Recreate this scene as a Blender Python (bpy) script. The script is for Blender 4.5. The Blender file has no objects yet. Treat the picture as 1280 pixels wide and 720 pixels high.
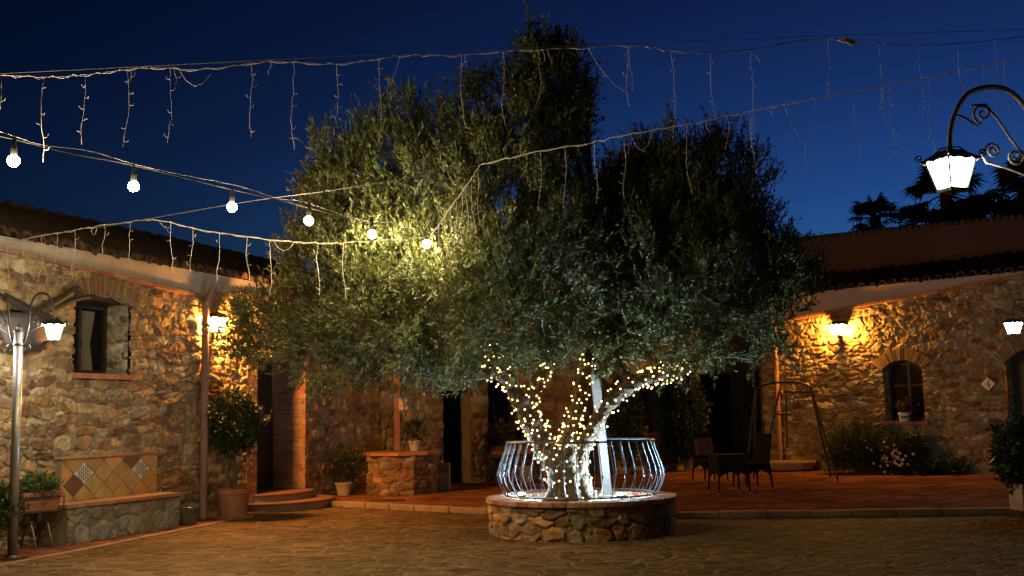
import bpy, math, random
import numpy as np
from mathutils import Vector, Matrix
R = math.radians
S = bpy.context.scene
COL = S.collection
random.seed(11)
RNG = np.random.default_rng(11)

# ------------------------------------------------------------------ camera, sky, exposure
F = 1400.0                      # focal length in photo pixels (1280 wide)
CAM = Vector((0, 0, 1.49))
cam = bpy.data.cameras.new('camera'); co = bpy.data.objects.new('camera', cam); COL.objects.link(co)
cam.sensor_width = 36; cam.lens = F / 1280 * 36; cam.clip_end = 600; cam.clip_start = .1
PITCH = math.atan(160 / F)
CR = Matrix.Rotation(math.pi / 2 + PITCH, 3, 'X') @ Matrix.Rotation(-.02, 3, 'Z')
co.matrix_world = Matrix.Translation(CAM) @ CR.to_4x4()
S.camera = co
S.view_settings.view_transform = 'Standard'; S.view_settings.look = 'None'
S.view_settings.exposure = 0; S.view_settings.gamma = 1
S.cycles.use_denoising = True; S.cycles.sample_clamp_indirect = 4
S.cycles.max_bounces = 5; S.cycles.diffuse_bounces = 3; S.cycles.use_light_tree = True
S.cycles.caustics_reflective = False; S.cycles.caustics_refractive = False

wd = bpy.data.worlds.new('World'); S.world = wd; wd.use_nodes = True
nt = wd.node_tree; nt.nodes.clear()
sky = nt.nodes.new('ShaderNodeTexSky'); sky.sky_type = 'NISHITA'; sky.sun_disc = False
sky.sun_elevation = R(-4); sky.sun_rotation = R(30); sky.altitude = 0
sky.air_density = 1.0; sky.dust_density = .3; sky.ozone_density = 6
SKY_STRENGTH = .10
tint = nt.nodes.new('ShaderNodeMix'); tint.data_type = 'RGBA'; tint.blend_type = 'MULTIPLY'
tint.inputs['Factor'].default_value = 1; tint.inputs['B'].default_value = (35.0, 38.6, 12.1, 1)
bg = nt.nodes.new('ShaderNodeBackground'); bg.inputs['Strength'].default_value = SKY_STRENGTH
wo = nt.nodes.new('ShaderNodeOutputWorld')
nt.links.new(sky.outputs[0], tint.inputs['A']); sep = nt.nodes.new('ShaderNodeSeparateColor'); cmb = nt.nodes.new('ShaderNodeCombineColor')
nt.links.new(tint.outputs['Result'], sep.inputs[0])
for k_, e_ in ((0, 2.45), (1, 2.05), (2, 2.4)):
    pw_ = nt.nodes.new('ShaderNodeMath'); pw_.operation = 'POWER'; pw_.inputs[1].default_value = e_
    nt.links.new(sep.outputs[k_], pw_.inputs[0]); nt.links.new(pw_.outputs[0], cmb.inputs[k_])
nt.links.new(cmb.outputs[0], bg.inputs['Color'])
nt.links.new(bg.outputs[0], wo.inputs[0])

# light levels of the lamps the place has (emission of their glass)
L_BULB, L_FAIRY, L_LANTERN_L, L_LANTERN_R, L_LANTERN_FAR = 1150, 5.5, 120, 30, 75
L_AMBER_L, L_AMBER_R, L_FLOOD = 2000, 950, 6800

# ------------------------------------------------------------------ geometry helpers
def ray(x, y):
    return CR @ Vector(((x - 640) / F, (360 - y) / F, -1))
def P(x, y, Y):                 # point seen at photo pixel (x, y), at distance Y down the yard
    d = ray(x, y); t = Y / d.y
    return CAM + d * t
def G(x, y, z=0.0):             # point on the ground seen at a photo pixel
    d = ray(x, y); return CAM + d * ((z - CAM.z) / d.z)

class Wall:                     # vertical plane from a to b, normal towards the yard
    def __init__(s, a, b):
        s.a = Vector((a[0], a[1], 0)); s.b = Vector((b[0], b[1], 0))
        s.L = (s.b - s.a).length; s.d = (s.b - s.a) / s.L
        s.n = Vector((s.d.y, -s.d.x, 0))
    def uz(s, x, y):            # wall coordinates of a photo pixel
        r = ray(x, y); t = (s.a - CAM).dot(s.n) / r.dot(s.n); p = CAM + r * t
        return (p - s.a).dot(s.d), p.z
    def p(s, u, z, o=0.0):
        return s.a + s.d * u + s.n * o + Vector((0, 0, z))

WM = {}
def tag(o, label=None, cat=None, group=None, kind=None):
    if label: o['label'] = label
    if cat: o['category'] = cat
    if group: o['group'] = group
    if kind: o['kind'] = kind
    return o
def thing(name, label, cat, loc=(0, 0, 0), rz=0.0, group=None):
    o = bpy.data.objects.new(name, None); COL.objects.link(o); o.empty_display_size = .1
    o.location = loc; o.rotation_euler = (0, 0, rz)
    WM[o.name] = Matrix.Translation(Vector(loc)) @ Matrix.Rotation(rz, 4, 'Z')
    return tag(o, label, cat, group)

class MB:
    def __init__(s): s.v = []; s.f = []; s.c = []; s.cc = (1, 1, 1)
    def add(s, vs, fs):
        b = len(s.v); s.v += [tuple(v) for v in vs]; s.f += [tuple(b + i for i in f) for f in fs]
        s.c += [s.cc] * len(vs)
        return s
    def box(s, c, sz, M=None):
        x, y, z = [k / 2 for k in sz]
        vs = [Vector(q) for q in ((-x,-y,-z),(x,-y,-z),(x,y,-z),(-x,y,-z),(-x,-y,z),(x,-y,z),(x,y,z),(-x,y,z))]
        if M is not None: vs = [M @ q for q in vs]
        vs = [q + Vector(c) for q in vs]
        return s.add(vs, ((0,3,2,1),(4,5,6,7),(0,1,5,4),(1,2,6,5),(2,3,7,6),(3,0,4,7)))
    def wbox(s, w, u0, u1, z0, z1, o0, o1):     # box in wall coordinates
        vs = [w.p(u, z, o) for z in (z0, z1) for (u, o) in ((u0, o1), (u1, o1), (u1, o0), (u0, o0))]
        return s.add(vs, ((0,3,2,1),(4,5,6,7),(0,1,5,4),(1,2,6,5),(2,3,7,6),(3,0,4,7)))
    def tube(s, pts, r, n=6, cap=True):
        pts = [Vector(p) for p in pts]; m = len(pts)
        if not hasattr(r, '__len__'): r = [r] * m
        vs = []; up = None
        for i, p in enumerate(pts):
            t = (pts[min(i + 1, m - 1)] - pts[max(i - 1, 0)])
            t = t.normalized() if t.length > 1e-9 else Vector((0, 0, 1))
            if up is None:
                up = Vector((0, 0, 1)) if abs(t.z) < .9 else Vector((1, 0, 0))
            a = t.cross(up)
            if a.length < 1e-4: a = t.cross(Vector((0, 1, .3)))
            a.normalize(); b = a.cross(t).normalized(); up = b
            for k in range(n):
                q = 2 * math.pi * k / n
                vs.append(p + (a * math.cos(q) + b * math.sin(q)) * r[i])
        fs = [(i*n+k, i*n+(k+1) % n, (i+1)*n+(k+1) % n, (i+1)*n+k) for i in range(m-1) for k in range(n)]
        if cap: fs += [tuple(range(n-1, -1, -1)), tuple(range((m-1)*n, m*n))]
        return s.add(vs, fs)
    def lathe(s, prof, c=(0, 0, 0), n=24, sx=1, sy=1):
        c = Vector(c); vs = [c + Vector((r*math.cos(2*math.pi*k/n)*sx, r*math.sin(2*math.pi*k/n)*sy, z)) for r, z in prof for k in range(n)]
        fs = [(i*n+k, i*n+(k+1) % n, (i+1)*n+(k+1) % n, (i+1)*n+k) for i in range(len(prof)-1) for k in range(n)]
        if prof[0][0] > 1e-6 and len(prof) > 1: fs.append(tuple(range(n-1, -1, -1)))
        if prof[-1][0] > 1e-6: fs.append(tuple(range((len(prof)-1)*n, len(prof)*n)))
        return s.add(vs, fs)
    def sphere(s, c, r, n=8, m=6, sz=1):
        return s.lathe([(max(1e-4, r*math.sin(math.pi*i/m)), -r*sz*math.cos(math.pi*i/m)) for i in range(m+1)], c, n)
    def prism(s, pts, z0, z1):                  # extruded ground polygon (counter-clockwise)
        n = len(pts); vs = [(p[0], p[1], z0) for p in pts] + [(p[0], p[1], z1) for p in pts]
        return s.add(vs, [tuple(range(n-1, -1, -1)), tuple(range(n, 2*n))] + [(i, (i+1) % n, n+(i+1) % n, n+i) for i in range(n)])
    def build(s, name, m, parent=None, smooth=False, bevel=0, local=False):
        me = bpy.data.meshes.new(name); v = s.v
        if parent is not None and not local:
            inv = WMof(parent).inverted(); v = [tuple(inv @ Vector(q)) for q in v]
        me.from_pydata(v, [], s.f); me.materials.append(m)
        a = me.color_attributes.new('Col', 'FLOAT_COLOR', 'POINT')
        a.data.foreach_set('color', np.array([(*q, 1) for q in s.c], dtype=np.float32).ravel())
        if smooth: me.polygons.foreach_set('use_smooth', [True] * len(me.polygons))
        me.update(); o = bpy.data.objects.new(name, me); COL.objects.link(o)
        if parent is not None: o.parent = parent; WM[o.name] = WMof(parent)
        if bevel:
            b = o.modifiers.new('bevel', 'BEVEL'); b.width = bevel; b.segments = 2; b.limit_method = 'ANGLE'
        return o
def WMof(o): return WM.get(o.name, Matrix.Identity(4))

def npmesh(name, V, Fq, C, m, parent=None, smooth=False):
    """numpy vertices (n,3), quads (k,4), colours (n,3)"""
    if parent is not None:
        inv = np.array(WMof(parent).inverted()); V = V @ inv[:3, :3].T + inv[:3, 3]
    me = bpy.data.meshes.new(name); me.vertices.add(len(V)); me.vertices.foreach_set('co', V.astype(np.float32).ravel())
    me.loops.add(Fq.size); me.loops.foreach_set('vertex_index', Fq.astype(np.int32).ravel())
    me.polygons.add(len(Fq)); me.polygons.foreach_set('loop_start', np.arange(0, Fq.size, 4, dtype=np.int32))
    me.polygons.foreach_set('loop_total', np.full(len(Fq), 4, dtype=np.int32))
    if smooth: me.polygons.foreach_set('use_smooth', np.ones(len(Fq), dtype=bool))
    a = me.color_attributes.new('Col', 'FLOAT_COLOR', 'POINT')
    a.data.foreach_set('color', np.concatenate([C, np.ones((len(C), 1))], 1).astype(np.float32).ravel())
    me.materials.append(m); me.update(calc_edges=True); me.validate()
    o = bpy.data.objects.new(name, me); COL.objects.link(o)
    if parent is not None: o.parent = parent; WM[o.name] = WMof(parent)
    return o

def vnoise(x, y, seed=0):       # smooth value noise in -1..1
    g = np.random.default_rng(seed).uniform(-1, 1, (64, 64))
    xi = np.floor(x).astype(int); yi = np.floor(y).astype(int); fx = x - xi; fy = y - yi
    fx = fx*fx*(3-2*fx); fy = fy*fy*(3-2*fy)
    a = g[xi % 64, yi % 64]; b = g[(xi+1) % 64, yi % 64]; c = g[xi % 64, (yi+1) % 64]; d = g[(xi+1) % 64, (yi+1) % 64]
    return (a*(1-fx)+b*fx)*(1-fy) + (c*(1-fx)+d*fx)*fy

# ------------------------------------------------------------------ materials
def mat(name, col, rough=.8, bump=None, var=None, vcol=False, metal=0, emit=0, ecol=None, spec=.5, voro=None, trans=0):
    m = bpy.data.materials.new(name); m.use_nodes = True; t = m.node_tree; n = t.nodes; l = t.links
    b = n['Principled BSDF']; b.inputs['Base Color'].default_value = (*col, 1); b.inputs['Roughness'].default_value = rough
    b.inputs['Metallic'].default_value = metal; b.inputs['Specular IOR Level'].default_value = spec
    tc = n.new('ShaderNodeTexCoord'); src = None
    if vcol:
        a = n.new('ShaderNodeAttribute'); a.attribute_name = 'Col'
        mx = n.new('ShaderNodeMix'); mx.data_type = 'RGBA'; mx.blend_type = 'MULTIPLY'; mx.inputs['Factor'].default_value = 1
        l.new(a.outputs['Color'], mx.inputs['A']); mx.inputs['B'].default_value = (*col, 1); src = mx.outputs['Result']
    if var:
        for sc, am in (var if isinstance(var[0], tuple) else (var,)):
            nz = n.new('ShaderNodeTexNoise'); nz.inputs['Scale'].default_value = sc; nz.inputs['Detail'].default_value = 5
            l.new(tc.outputs['Object'], nz.inputs['Vector'])
            mr = n.new('ShaderNodeMapRange'); l.new(nz.outputs['Fac'], mr.inputs['Value'])
            mr.inputs['From Min'].default_value = .3; mr.inputs['From Max'].default_value = .7
            mr.inputs['To Min'].default_value = 1 - am; mr.inputs['To Max'].default_value = 1 + am
            vm = n.new('ShaderNodeMix'); vm.data_type = 'RGBA'; vm.blend_type = 'MULTIPLY'; vm.inputs['Factor'].default_value = 1
            if src: l.new(src, vm.inputs['A'])
            else: vm.inputs['A'].default_value = (*col, 1)
            cb = n.new('ShaderNodeCombineColor')
            for k in range(3): l.new(mr.outputs[0], cb.inputs[k])
            l.new(cb.outputs[0], vm.inputs['B']); src = vm.outputs['Result']
    if src: l.new(src, b.inputs['Base Color'])
    if bump:
        nz = n.new('ShaderNodeTexNoise'); nz.inputs['Scale'].default_value = bump[0]; nz.inputs['Detail'].default_value = 6
        l.new(tc.outputs['Object'], nz.inputs['Vector'])
        bp = n.new('ShaderNodeBump'); bp.inputs['Strength'].default_value = bump[1]; bp.inputs['Distance'].default_value = bump[2]
        l.new(nz.outputs['Fac'], bp.inputs['Height']); l.new(bp.outputs[0], b.inputs['Normal'])
    if emit:
        b.inputs['Emission Color'].default_value = (*(ecol or col), 1); b.inputs['Emission Strength'].default_value = emit
    if trans:
        tr = n.new('ShaderNodeBsdfTranslucent'); ms = n.new('ShaderNodeMixShader'); ms.inputs[0].default_value = trans
        if src: l.new(src, tr.inputs['Color'])
        else: tr.inputs['Color'].default_value = (*col, 1)
        l.new(b.outputs[0], ms.inputs[1]); l.new(tr.outputs[0], ms.inputs[2]); l.new(ms.outputs[0], n['Material Output'].inputs[0])
    return m

def paving_mat(name, stone, joint, scale, rough, brick=None, rot=0):
    """flagstones (voronoi) or square tiles (brick texture) with joints, all in object space"""
    m = bpy.data.materials.new(name); m.use_nodes = True; t = m.node_tree; n = t.nodes; l = t.links
    b = n['Principled BSDF']; tc = n.new('ShaderNodeTexCoord'); mp = n.new('ShaderNodeMapping'); mp.inputs['Scale'].default_value = (1, 1, 1) if brick else (.9, 1.1, 1)
    l.new(tc.outputs['Object'], mp.inputs[0]); mp.inputs['Rotation'].default_value = (0, 0, rot)
    wn = n.new('ShaderNodeTexNoise'); wn.inputs['Scale'].default_value = 3; wn.inputs['Detail'].default_value = 3
    l.new(tc.outputs['Object'], wn.inputs['Vector'])
    wa = n.new('ShaderNodeMix'); wa.data_type = 'VECTOR'; wa.inputs['Factor'].default_value = .04 if brick else .10
    l.new(mp.outputs[0], wa.inputs['A']); l.new(wn.outputs['Color'], wa.inputs['B'])
    if brick: wa.inputs['Factor'].default_value = .004
    if brick:
        br = n.new('ShaderNodeTexBrick'); br.offset = 0; br.inputs['Scale'].default_value = 1
        br.inputs['Brick Width'].default_value = brick; br.inputs['Row Height'].default_value = brick
        br.inputs['Mortar Size'].default_value = .014; br.inputs['Mortar Smooth'].default_value = .3
        br.inputs['Color1'].default_value = (*[k*.8 for k in stone], 1); br.inputs['Color2'].default_value = (*[k*1.25 for k in stone], 1)
        br.inputs['Mortar'].default_value = (*joint, 1); l.new(wa.outputs['Result'], br.inputs['Vector'])
        base = br.outputs['Color']
        inv = n.new('ShaderNodeMath'); inv.operation = 'SUBTRACT'; inv.inputs[0].default_value = 1; l.new(br.outputs['Fac'], inv.inputs[1]); h = inv.outputs[0]
    else:
        v1 = n.new('ShaderNodeTexVoronoi'); v1.feature = 'DISTANCE_TO_EDGE'; v1.inputs['Scale'].default_value = scale; v1.inputs['Randomness'].default_value = 1; l.new(wa.outputs['Result'], v1.inputs['Vector'])
        v2 = n.new('ShaderNodeTexVoronoi'); v2.inputs['Scale'].default_value = scale; l.new(wa.outputs['Result'], v2.inputs['Vector'])
        rmp = n.new('ShaderNodeMapRange'); rmp.interpolation_type = 'SMOOTHSTEP'; l.new(v1.outputs['Distance'], rmp.inputs['Value'])
        rmp.inputs['From Min'].default_value = .02; rmp.inputs['From Max'].default_value = .16; h = rmp.outputs[0]
        sp = n.new('ShaderNodeSeparateColor'); l.new(v2.outputs['Color'], sp.inputs[0])
        cr = n.new('ShaderNodeValToRGB'); l.new(sp.outputs[0], cr.inputs[0])
        cr.color_ramp.elements[0].color = (*[k*.6 for k in stone], 1); cr.color_ramp.elements[1].color = (stone[0]*1.2, stone[1]*1.3, stone[2]*1.35, 1)
        mm = n.new('ShaderNodeMix'); mm.data_type = 'RGBA'; l.new(h, mm.inputs['Factor']); mm.inputs['A'].default_value = (*joint, 1); l.new(cr.outputs[0], mm.inputs['B'])
        base = mm.outputs['Result']
    for sc, lo, hi in ((.6, .70, 1.3), (4.5, .68, 1.3), (30, .7, 1.3)):
        nz = n.new('ShaderNodeTexNoise'); nz.inputs['Scale'].default_value = sc; nz.inputs['Detail'].default_value = 6; l.new(tc.outputs['Object'], nz.inputs['Vector'])
        mr = n.new('ShaderNodeMapRange'); l.new(nz.outputs['Fac'], mr.inputs['Value']); mr.inputs['From Min'].default_value = .3; mr.inputs['From Max'].default_value = .7
        mr.inputs['To Min'].default_value = lo; mr.inputs['To Max'].default_value = hi
        vm = n.new('ShaderNodeVectorMath'); vm.operation = 'SCALE'; l.new(base, vm.inputs[0]); l.new(mr.outputs[0], vm.inputs['Scale']); base = vm.outputs[0]
    l.new(base, b.inputs['Base Color']); b.inputs['Roughness'].default_value = rough; b.inputs['Specular IOR Level'].default_value = .0 if brick else .06
    nz = n.new('ShaderNodeTexNoise'); nz.inputs['Scale'].default_value = 14; nz.inputs['Detail'].default_value = 7; l.new(tc.outputs['Object'], nz.inputs['Vector'])
    ad = n.new('ShaderNodeMath'); ad.operation = 'MULTIPLY_ADD'; l.new(nz.outputs['Fac'], ad.inputs[0]); ad.inputs[1].default_value = .9 if not brick else .35; l.new(h, ad.inputs[2])
    bp = n.new('ShaderNodeBump'); bp.inputs['Strength'].default_value = 1; bp.inputs['Distance'].default_value = .022 if not brick else .005
    l.new(ad.outputs[0], bp.inputs['Height']); l.new(bp.outputs[0], b.inputs['Normal'])
    return m

M_stone = mat('stone', (1, 1, 1), .9, bump=(28, .7, .012), var=((9, .22), (45, .2)), vcol=True, spec=.25)
M_brick = mat('brick', (1, 1, 1), .9, bump=(40, .6, .006), var=(20, .2), vcol=True, spec=.25)
M_roof = mat('roof_tile', (.085, .052, .034), .9, bump=(20, .5, .01), var=((6, .35), (40, .2)), spec=.2)
M_plaster = mat('plaster', (.42, .35, .29), .9, bump=(12, .4, .01), var=((1.6, .16), (14, .08)), spec=.2)
M_redplaster = mat('red_plaster', (.10, .060, .062), .95, bump=(10, .3, .01), var=(1.2, .18), spec=.2)
M_terra = mat('terracotta', (.32, .125, .065), .75, bump=(30, .3, .004), var=((5, .22), (35, .1)))
M_tread = mat('step_tile', (.20, .09, .055), .8, var=((5, .25), (25, .12)), bump=(25, .4, .005))
M_pipe = mat('painted_pipe', (.23, .12, .08), .6, var=(6, .2), bump=(20, .2, .003))
M_dark = mat('dark_wood', (.035, .024, .016), .55, var=(12, .3), bump=(30, .3, .003))
M_room = mat('room_shadow', (.010, .009, .008), .95, spec=.05, var=(2, .3))  # near black colour standing for unlit rooms and doorways, also used for soil
M_iron = mat('wrought_iron', (.085, .075, .065), .42, metal=.75, var=(15, .25), bump=(50, .3, .002))
M_rail = mat('railing_iron', (.13, .14, .16), .38, metal=.55, var=(20, .2))
M_lit_iron = mat('lit_iron', (.46, .32, .22), .45, var=(15, .2), bump=(50, .3, .002))  # paler iron for the near lamp arm, warm lamplight put into its colour
M_steel = mat('post_steel', (.36, .33, .31), .38, metal=.65, var=((4, .2), (30, .1)), bump=(20, .15, .002))
M_wire = mat('pale_cable', (.56, .46, .39), .5, var=(8, .1))
M_cable = mat('black_cable', (.015, .014, .013), .9, spec=.1, var=(8, .1))
M_thin = mat('galvanised_wire', (.13, .12, .11), .7, var=(8, .1))
M_bark = mat('bark', (.10, .077, .053), .92, bump=(16, 1, .03), var=((5, .3), (30, .25)), spec=.2)
M_twig = mat('twig_bark', (.13, .11, .08), .9, var=(8, .3))
M_leaf = mat('olive_leaf', (1, 1, 1), .55, vcol=True, var=(3, .15), spec=.45, trans=.22)
M_green = mat('shrub_leaf', (1, 1, 1), .5, vcol=True, var=(4, .15), spec=.4, trans=.18)
M_wood = mat('grey_timber', (.19, .17, .15), .8, bump=(9, .5, .01), var=((2, .15), (25, .15)))
M_gravel = mat('pale_gravel', (.62, .60, .56), .9, bump=(45, 1, .02), var=(50, .2))
M_kerb = mat('kerb_stone', (.24, .16, .10), .9, bump=(16, .6, .012), var=((3, .25), (25, .15)))
M_glass = mat('window_glass', (.012, .013, .015), .06, var=(2, .2), spec=.6)
M_curtain = mat('curtain_cloth', (.34, .27, .17), .9, var=(8, .1))
M_wicker = mat('wicker', (.010, .009, .008), .95, spec=.1, bump=(90, .9, .006), var=(60, .3))
M_cushion = mat('rust_cushion', (.07, .022, .015), .9, bump=(60, .3, .003), var=(20, .1))
M_tip = mat('metal_tip', (.5, .5, .5), .3, metal=.8, var=(5, .1))
M_white = mat('glazed_white', (.66, .62, .55), .35, var=(6, .06))
M_glaze = mat('green_glaze', (.07, .085, .05), .3, var=(7, .3))
M_ink = mat('dark_glaze', (.03, .025, .03), .4, var=(5, .1))
M_flower = mat('pale_petal', (.72, .52, .46), .7, var=(20, .1))
M_red = mat('red_petal', (.35, .03, .025), .7, var=(20, .2))
M_palm = mat('palm_leaf', (.045, .06, .03), .6, var=(2, .3))
M_tileA = mat('ochre_tile', (1, 1, 1), .45, vcol=True, bump=(12, .3, .004), var=((6, .2), (30, .1)))
M_pot = mat('pale_pot', (.30, .25, .21), .8, var=(5, .15), bump=(25, .3, .004))
M_leafdry = mat('dry_leaf', (.42, .30, .13), .8, var=(20, .3))
def lampglass(name, col, s): return mat(name, (.9, .9, .9), .4, emit=s, ecol=col, var=(3, .02))
M_bulb = lampglass('bulb_light', (1, .82, .44), L_BULB)
M_fairy = lampglass('fairy_light', (1, .62, .20), L_FAIRY)
M_lanL = lampglass('lantern_glow_left', (1, .93, .80), L_LANTERN_L)
M_lanR = lampglass('lantern_glow_right', (.93, 1, .93), L_LANTERN_R)
M_lanF = lampglass('lantern_glow_far', (.86, 1, .97), L_LANTERN_FAR)
M_ambL = lampglass('amber_glow', (1, .42, .08), L_AMBER_L)
M_ambR = lampglass('amber_glow_right', (1, .43, .05), L_AMBER_R)
M_flood = lampglass('flood_glow', (.58, .84, 1), L_FLOOD)
M_paving = paving_mat('courtyard_paving', (.112, .066, .035), (.152, .099, .052), 4.6, .8)
M_patio = paving_mat('patio_tiles', (.175, .070, .040), (.045, .024, .016), 1, .62, brick=.42, rot=.75)

# ------------------------------------------------------------------ masonry
PAL = np.array([(.36,.27,.16),(.30,.19,.10),(.40,.33,.22),(.24,.17,.11),(.42,.28,.14),(.30,.27,.22),(.20,.12,.075),(.46,.38,.26),(.34,.20,.11)])
def masonry(u, z, seed, sx, sy, pal=PAL, depth=.045, mortar=(.40,.34,.25), squared=2.4, chink=.55):
    """u, z flat arrays in metres -> height, colour of rubble masonry"""
    rg = np.random.default_rng(seed); u0, u1, z0, z1 = u.min()-sx, u.max()+sx, z.min()-sy, z.max()+sy
    pts = []; zz = z0
    while zz < z1 + sy:
        h = sy * rg.uniform(.65, 1.4); uu = u0 - rg.uniform(0, sx)
        while uu < u1 + sx:
            w = sx * rg.choice([.45, .7, 1, 1.3, 1.7], p=[.15, .25, .3, .2, .1]) * rg.uniform(.85, 1.15)
            if rg.random() < .18 and h > sy*.9:
                pts.append((uu+w/2, zz+h*.25, w, h/2)); pts.append((uu+w/2+.02, zz+h*.75, w, h/2))
            else: pts.append((uu+w/2, zz+h/2+rg.uniform(-.16, .16)*sy, w, h))
            uu += w
        zz += h
    for _ in range(int(len(pts)*chink)):                       # chinking stones between the courses
        pts.append((rg.uniform(u0, u1), rg.uniform(z0, z1), sx*rg.uniform(.22, .5), sy*rg.uniform(.3, .6)))
    pts = np.array(pts); n = len(pts); ang = rg.uniform(-.22, .22, n); pw = rg.uniform(1.5, 3.2, n)
    wu = u + .06*vnoise(u*4, z*4, seed+1) + .03*vnoise(u*11, z*11, seed+2) + .010*vnoise(u*31, z*31, seed+12)
    wz = z + .05*vnoise(u*3+9, z*3, seed+3) + .022*vnoise(u*12, z*12+5, seed+4) + .008*vnoise(u*29, z*29, seed+13)
    F1 = np.full(u.shape, 9.); F2 = np.full(u.shape, 9.); I = np.zeros(u.shape, int)
    order = np.argsort(z); 
    for s in range(0, len(u), 4000):
        k = order[s:s+4000]; zl, zh = z[k].min()-.5, z[k].max()+.5
        c = np.where((pts[:, 1] > zl) & (pts[:, 1] < zh))[0]; q = pts[c]
        du = wu[k][:, None]-q[:, 0]; dz = wz[k][:, None]-q[:, 1]; ca, sa = np.cos(ang[c]), np.sin(ang[c])
        d = ((np.abs(du*ca+dz*sa)/(q[:, 2]*.5))**pw[c] + (np.abs(dz*ca-du*sa)/(q[:, 3]*.5))**pw[c]) ** (1/pw[c])
        ix = np.argpartition(d, 1, axis=1)[:, :2]; dd = np.take_along_axis(d, ix, 1); sw = dd[:, 0] > dd[:, 1]
        F1[k] = dd.min(1); F2[k] = dd.max(1); I[k] = c[np.where(sw, ix[:, 1], ix[:, 0])]
    e = F2 - F1; e = np.minimum(e, (1.22 - F1) * 1.1)
    t = np.clip((e - .07 - .06*vnoise(u*2, z*2, seed+14)) / .26, 0, 1); t = t*t*(3-2*t)
    col = pal[rg.integers(0, len(pal), n)] * rg.uniform(.65, 1.15, (n, 1)); hs = rg.uniform(.5, 1.1, n)
    hgt = depth * t * hs[I] + .010*vnoise(u*15, z*15, seed+5) + .006*vnoise(u*37, z*37, seed+6) + .012*vnoise(u*1.2, z*1.2, seed+7)
    tilt = rg.uniform(-.09, .09, (n, 2)); hgt = hgt + t*((wu-pts[I, 0])*tilt[I, 0] + (wz-pts[I, 1])*tilt[I, 1])
    b = (1 + .22*vnoise(u*9, z*9, seed+8) + .12*vnoise(u*28, z*28, seed+9))[:, None]
    c = np.clip((t - .15)*2.2, 0, 1)[:, None]
    C = np.array(mortar)*(1-c)*(1+.15*vnoise(u*6, z*6, seed+10))[:, None] + col[I]*c*b
    return hgt, C

def in_open(U, Z, o):
    u0, u1, z0, z1, ar = o
    top = z1 - ar * ((U - (u0+u1)/2) / ((u1-u0)/2))**2 if ar else z1
    return (U > u0) & (U < u1) & (Z > z0) & (Z < top)

def stone_wall(name, w, z0, tops, res, opens, seed, sx, sy, parent, u0=0, u1=None, **kw):
    u1 = w.L if u1 is None else u1; nu = int((u1-u0)/res)+1
    us = np.linspace(u0, u1, nu); tu = [a for a, b in tops]; tz = [b for a, b in tops]
    zt = np.interp(us, tu, tz); nv = int((max(tz)-z0)/res)+1
    T = np.linspace(0, 1, nv); U = np.repeat(us[:, None], nv, 1); Z = z0 + T[None, :]*(zt[:, None]-z0)
    H, C = masonry(U.ravel(), Z.ravel(), seed, sx, sy, **kw)
    V = np.array(w.a)[None] + U.ravel()[:, None]*np.array(w.d) + H[:, None]*np.array(w.n); V[:, 2] = Z.ravel()
    idx = np.arange(nu*nv).reshape(nu, nv)
    Q = np.stack([idx[:-1, :-1], idx[1:, :-1], idx[1:, 1:], idx[:-1, 1:]], -1).reshape(-1, 4)
    cu = U.ravel()[Q].mean(1); cz = Z.ravel()[Q].mean(1); keep = np.ones(len(Q), bool)
    for o in opens: keep &= ~in_open(cu, cz, o)
    return npmesh(name, V, Q[keep], C, M_stone, parent, smooth=True)

def stone_ring(name, c, r, z0, z1, res, seed, sx, sy, parent, sides=None, **kw):
    per = 2*math.pi*r; nu = int(per/res); nv = int((z1-z0)/res)+1
    us = np.arange(nu)*per/nu; U = np.repeat(us[:, None], nv, 1); Z = np.repeat(np.linspace(z0, z1, nv)[None], nu, 0)
    H, C = masonry(U.ravel(), Z.ravel(), seed, sx, sy, **kw)
    H = H.reshape(nu, nv); b = np.clip(us/.15, 0, 1)[:, None]; H = H*b + H[:1]*(1-b); H = H.ravel()
    A = U.ravel()/r; rr = r + H
    if sides:
        st = 2*math.pi/sides; q = (A + st/2) % st - st/2; rr = (r + H*1)*math.cos(st/2)/np.cos(q) 
    V = np.stack([c[0]+rr*np.cos(A), c[1]+rr*np.sin(A), Z.ravel()], 1); idx = np.arange(nu*nv).reshape(nu, nv); nx = np.roll(idx, -1, 0)
    Q = np.stack([idx[:, :-1], nx[:, :-1], nx[:, 1:], idx[:, 1:]], -1).reshape(-1, 4)
    return npmesh(name, V, Q, C, M_stone, parent, smooth=True)

BA = [(.27,.18,.11),(.30,.21,.13),(.24,.15,.09),(.22,.15,.10)]
BR = [(.36,.17,.09),(.42,.22,.12),(.30,.13,.07),(.38,.20,.12),(.33,.19,.12)]
def brick_col(m, pal=None): m.cc = tuple(k*random.uniform(.75, 1.15) for k in random.choice(pal or BR))
def brick_strip(m, w, u0, u1, z0, z1, o0, o1, bh=.062, n=2):
    """courses of bricks between u0..u1 on a wall, with a mortar core"""
    m.cc = (.33, .28, .21); m.wbox(w, u0+.008, u1-.008, z0, z1, o0, o1-.012)
    z = z0; k = 0
    while z + bh < z1:
        cuts = [u0] + sorted(u0 + (u1-u0)*((i + (.5 if k % 2 else 0)) / n) for i in range(1, n + (0 if not k % 2 else 0))) + [u1]
        if k % 2: cuts = [u0] + [u0+(u1-u0)*(i+.5)/n for i in range(n)] + [u1]
        for a, b in zip(cuts[:-1], cuts[1:]):
            brick_col(m); j = random.uniform(-.005, .005); m.wbox(w, a+.005, b-.005, z+.006, z+bh-.006, o0+.01, o1+j)
        z += bh; k += 1
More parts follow.
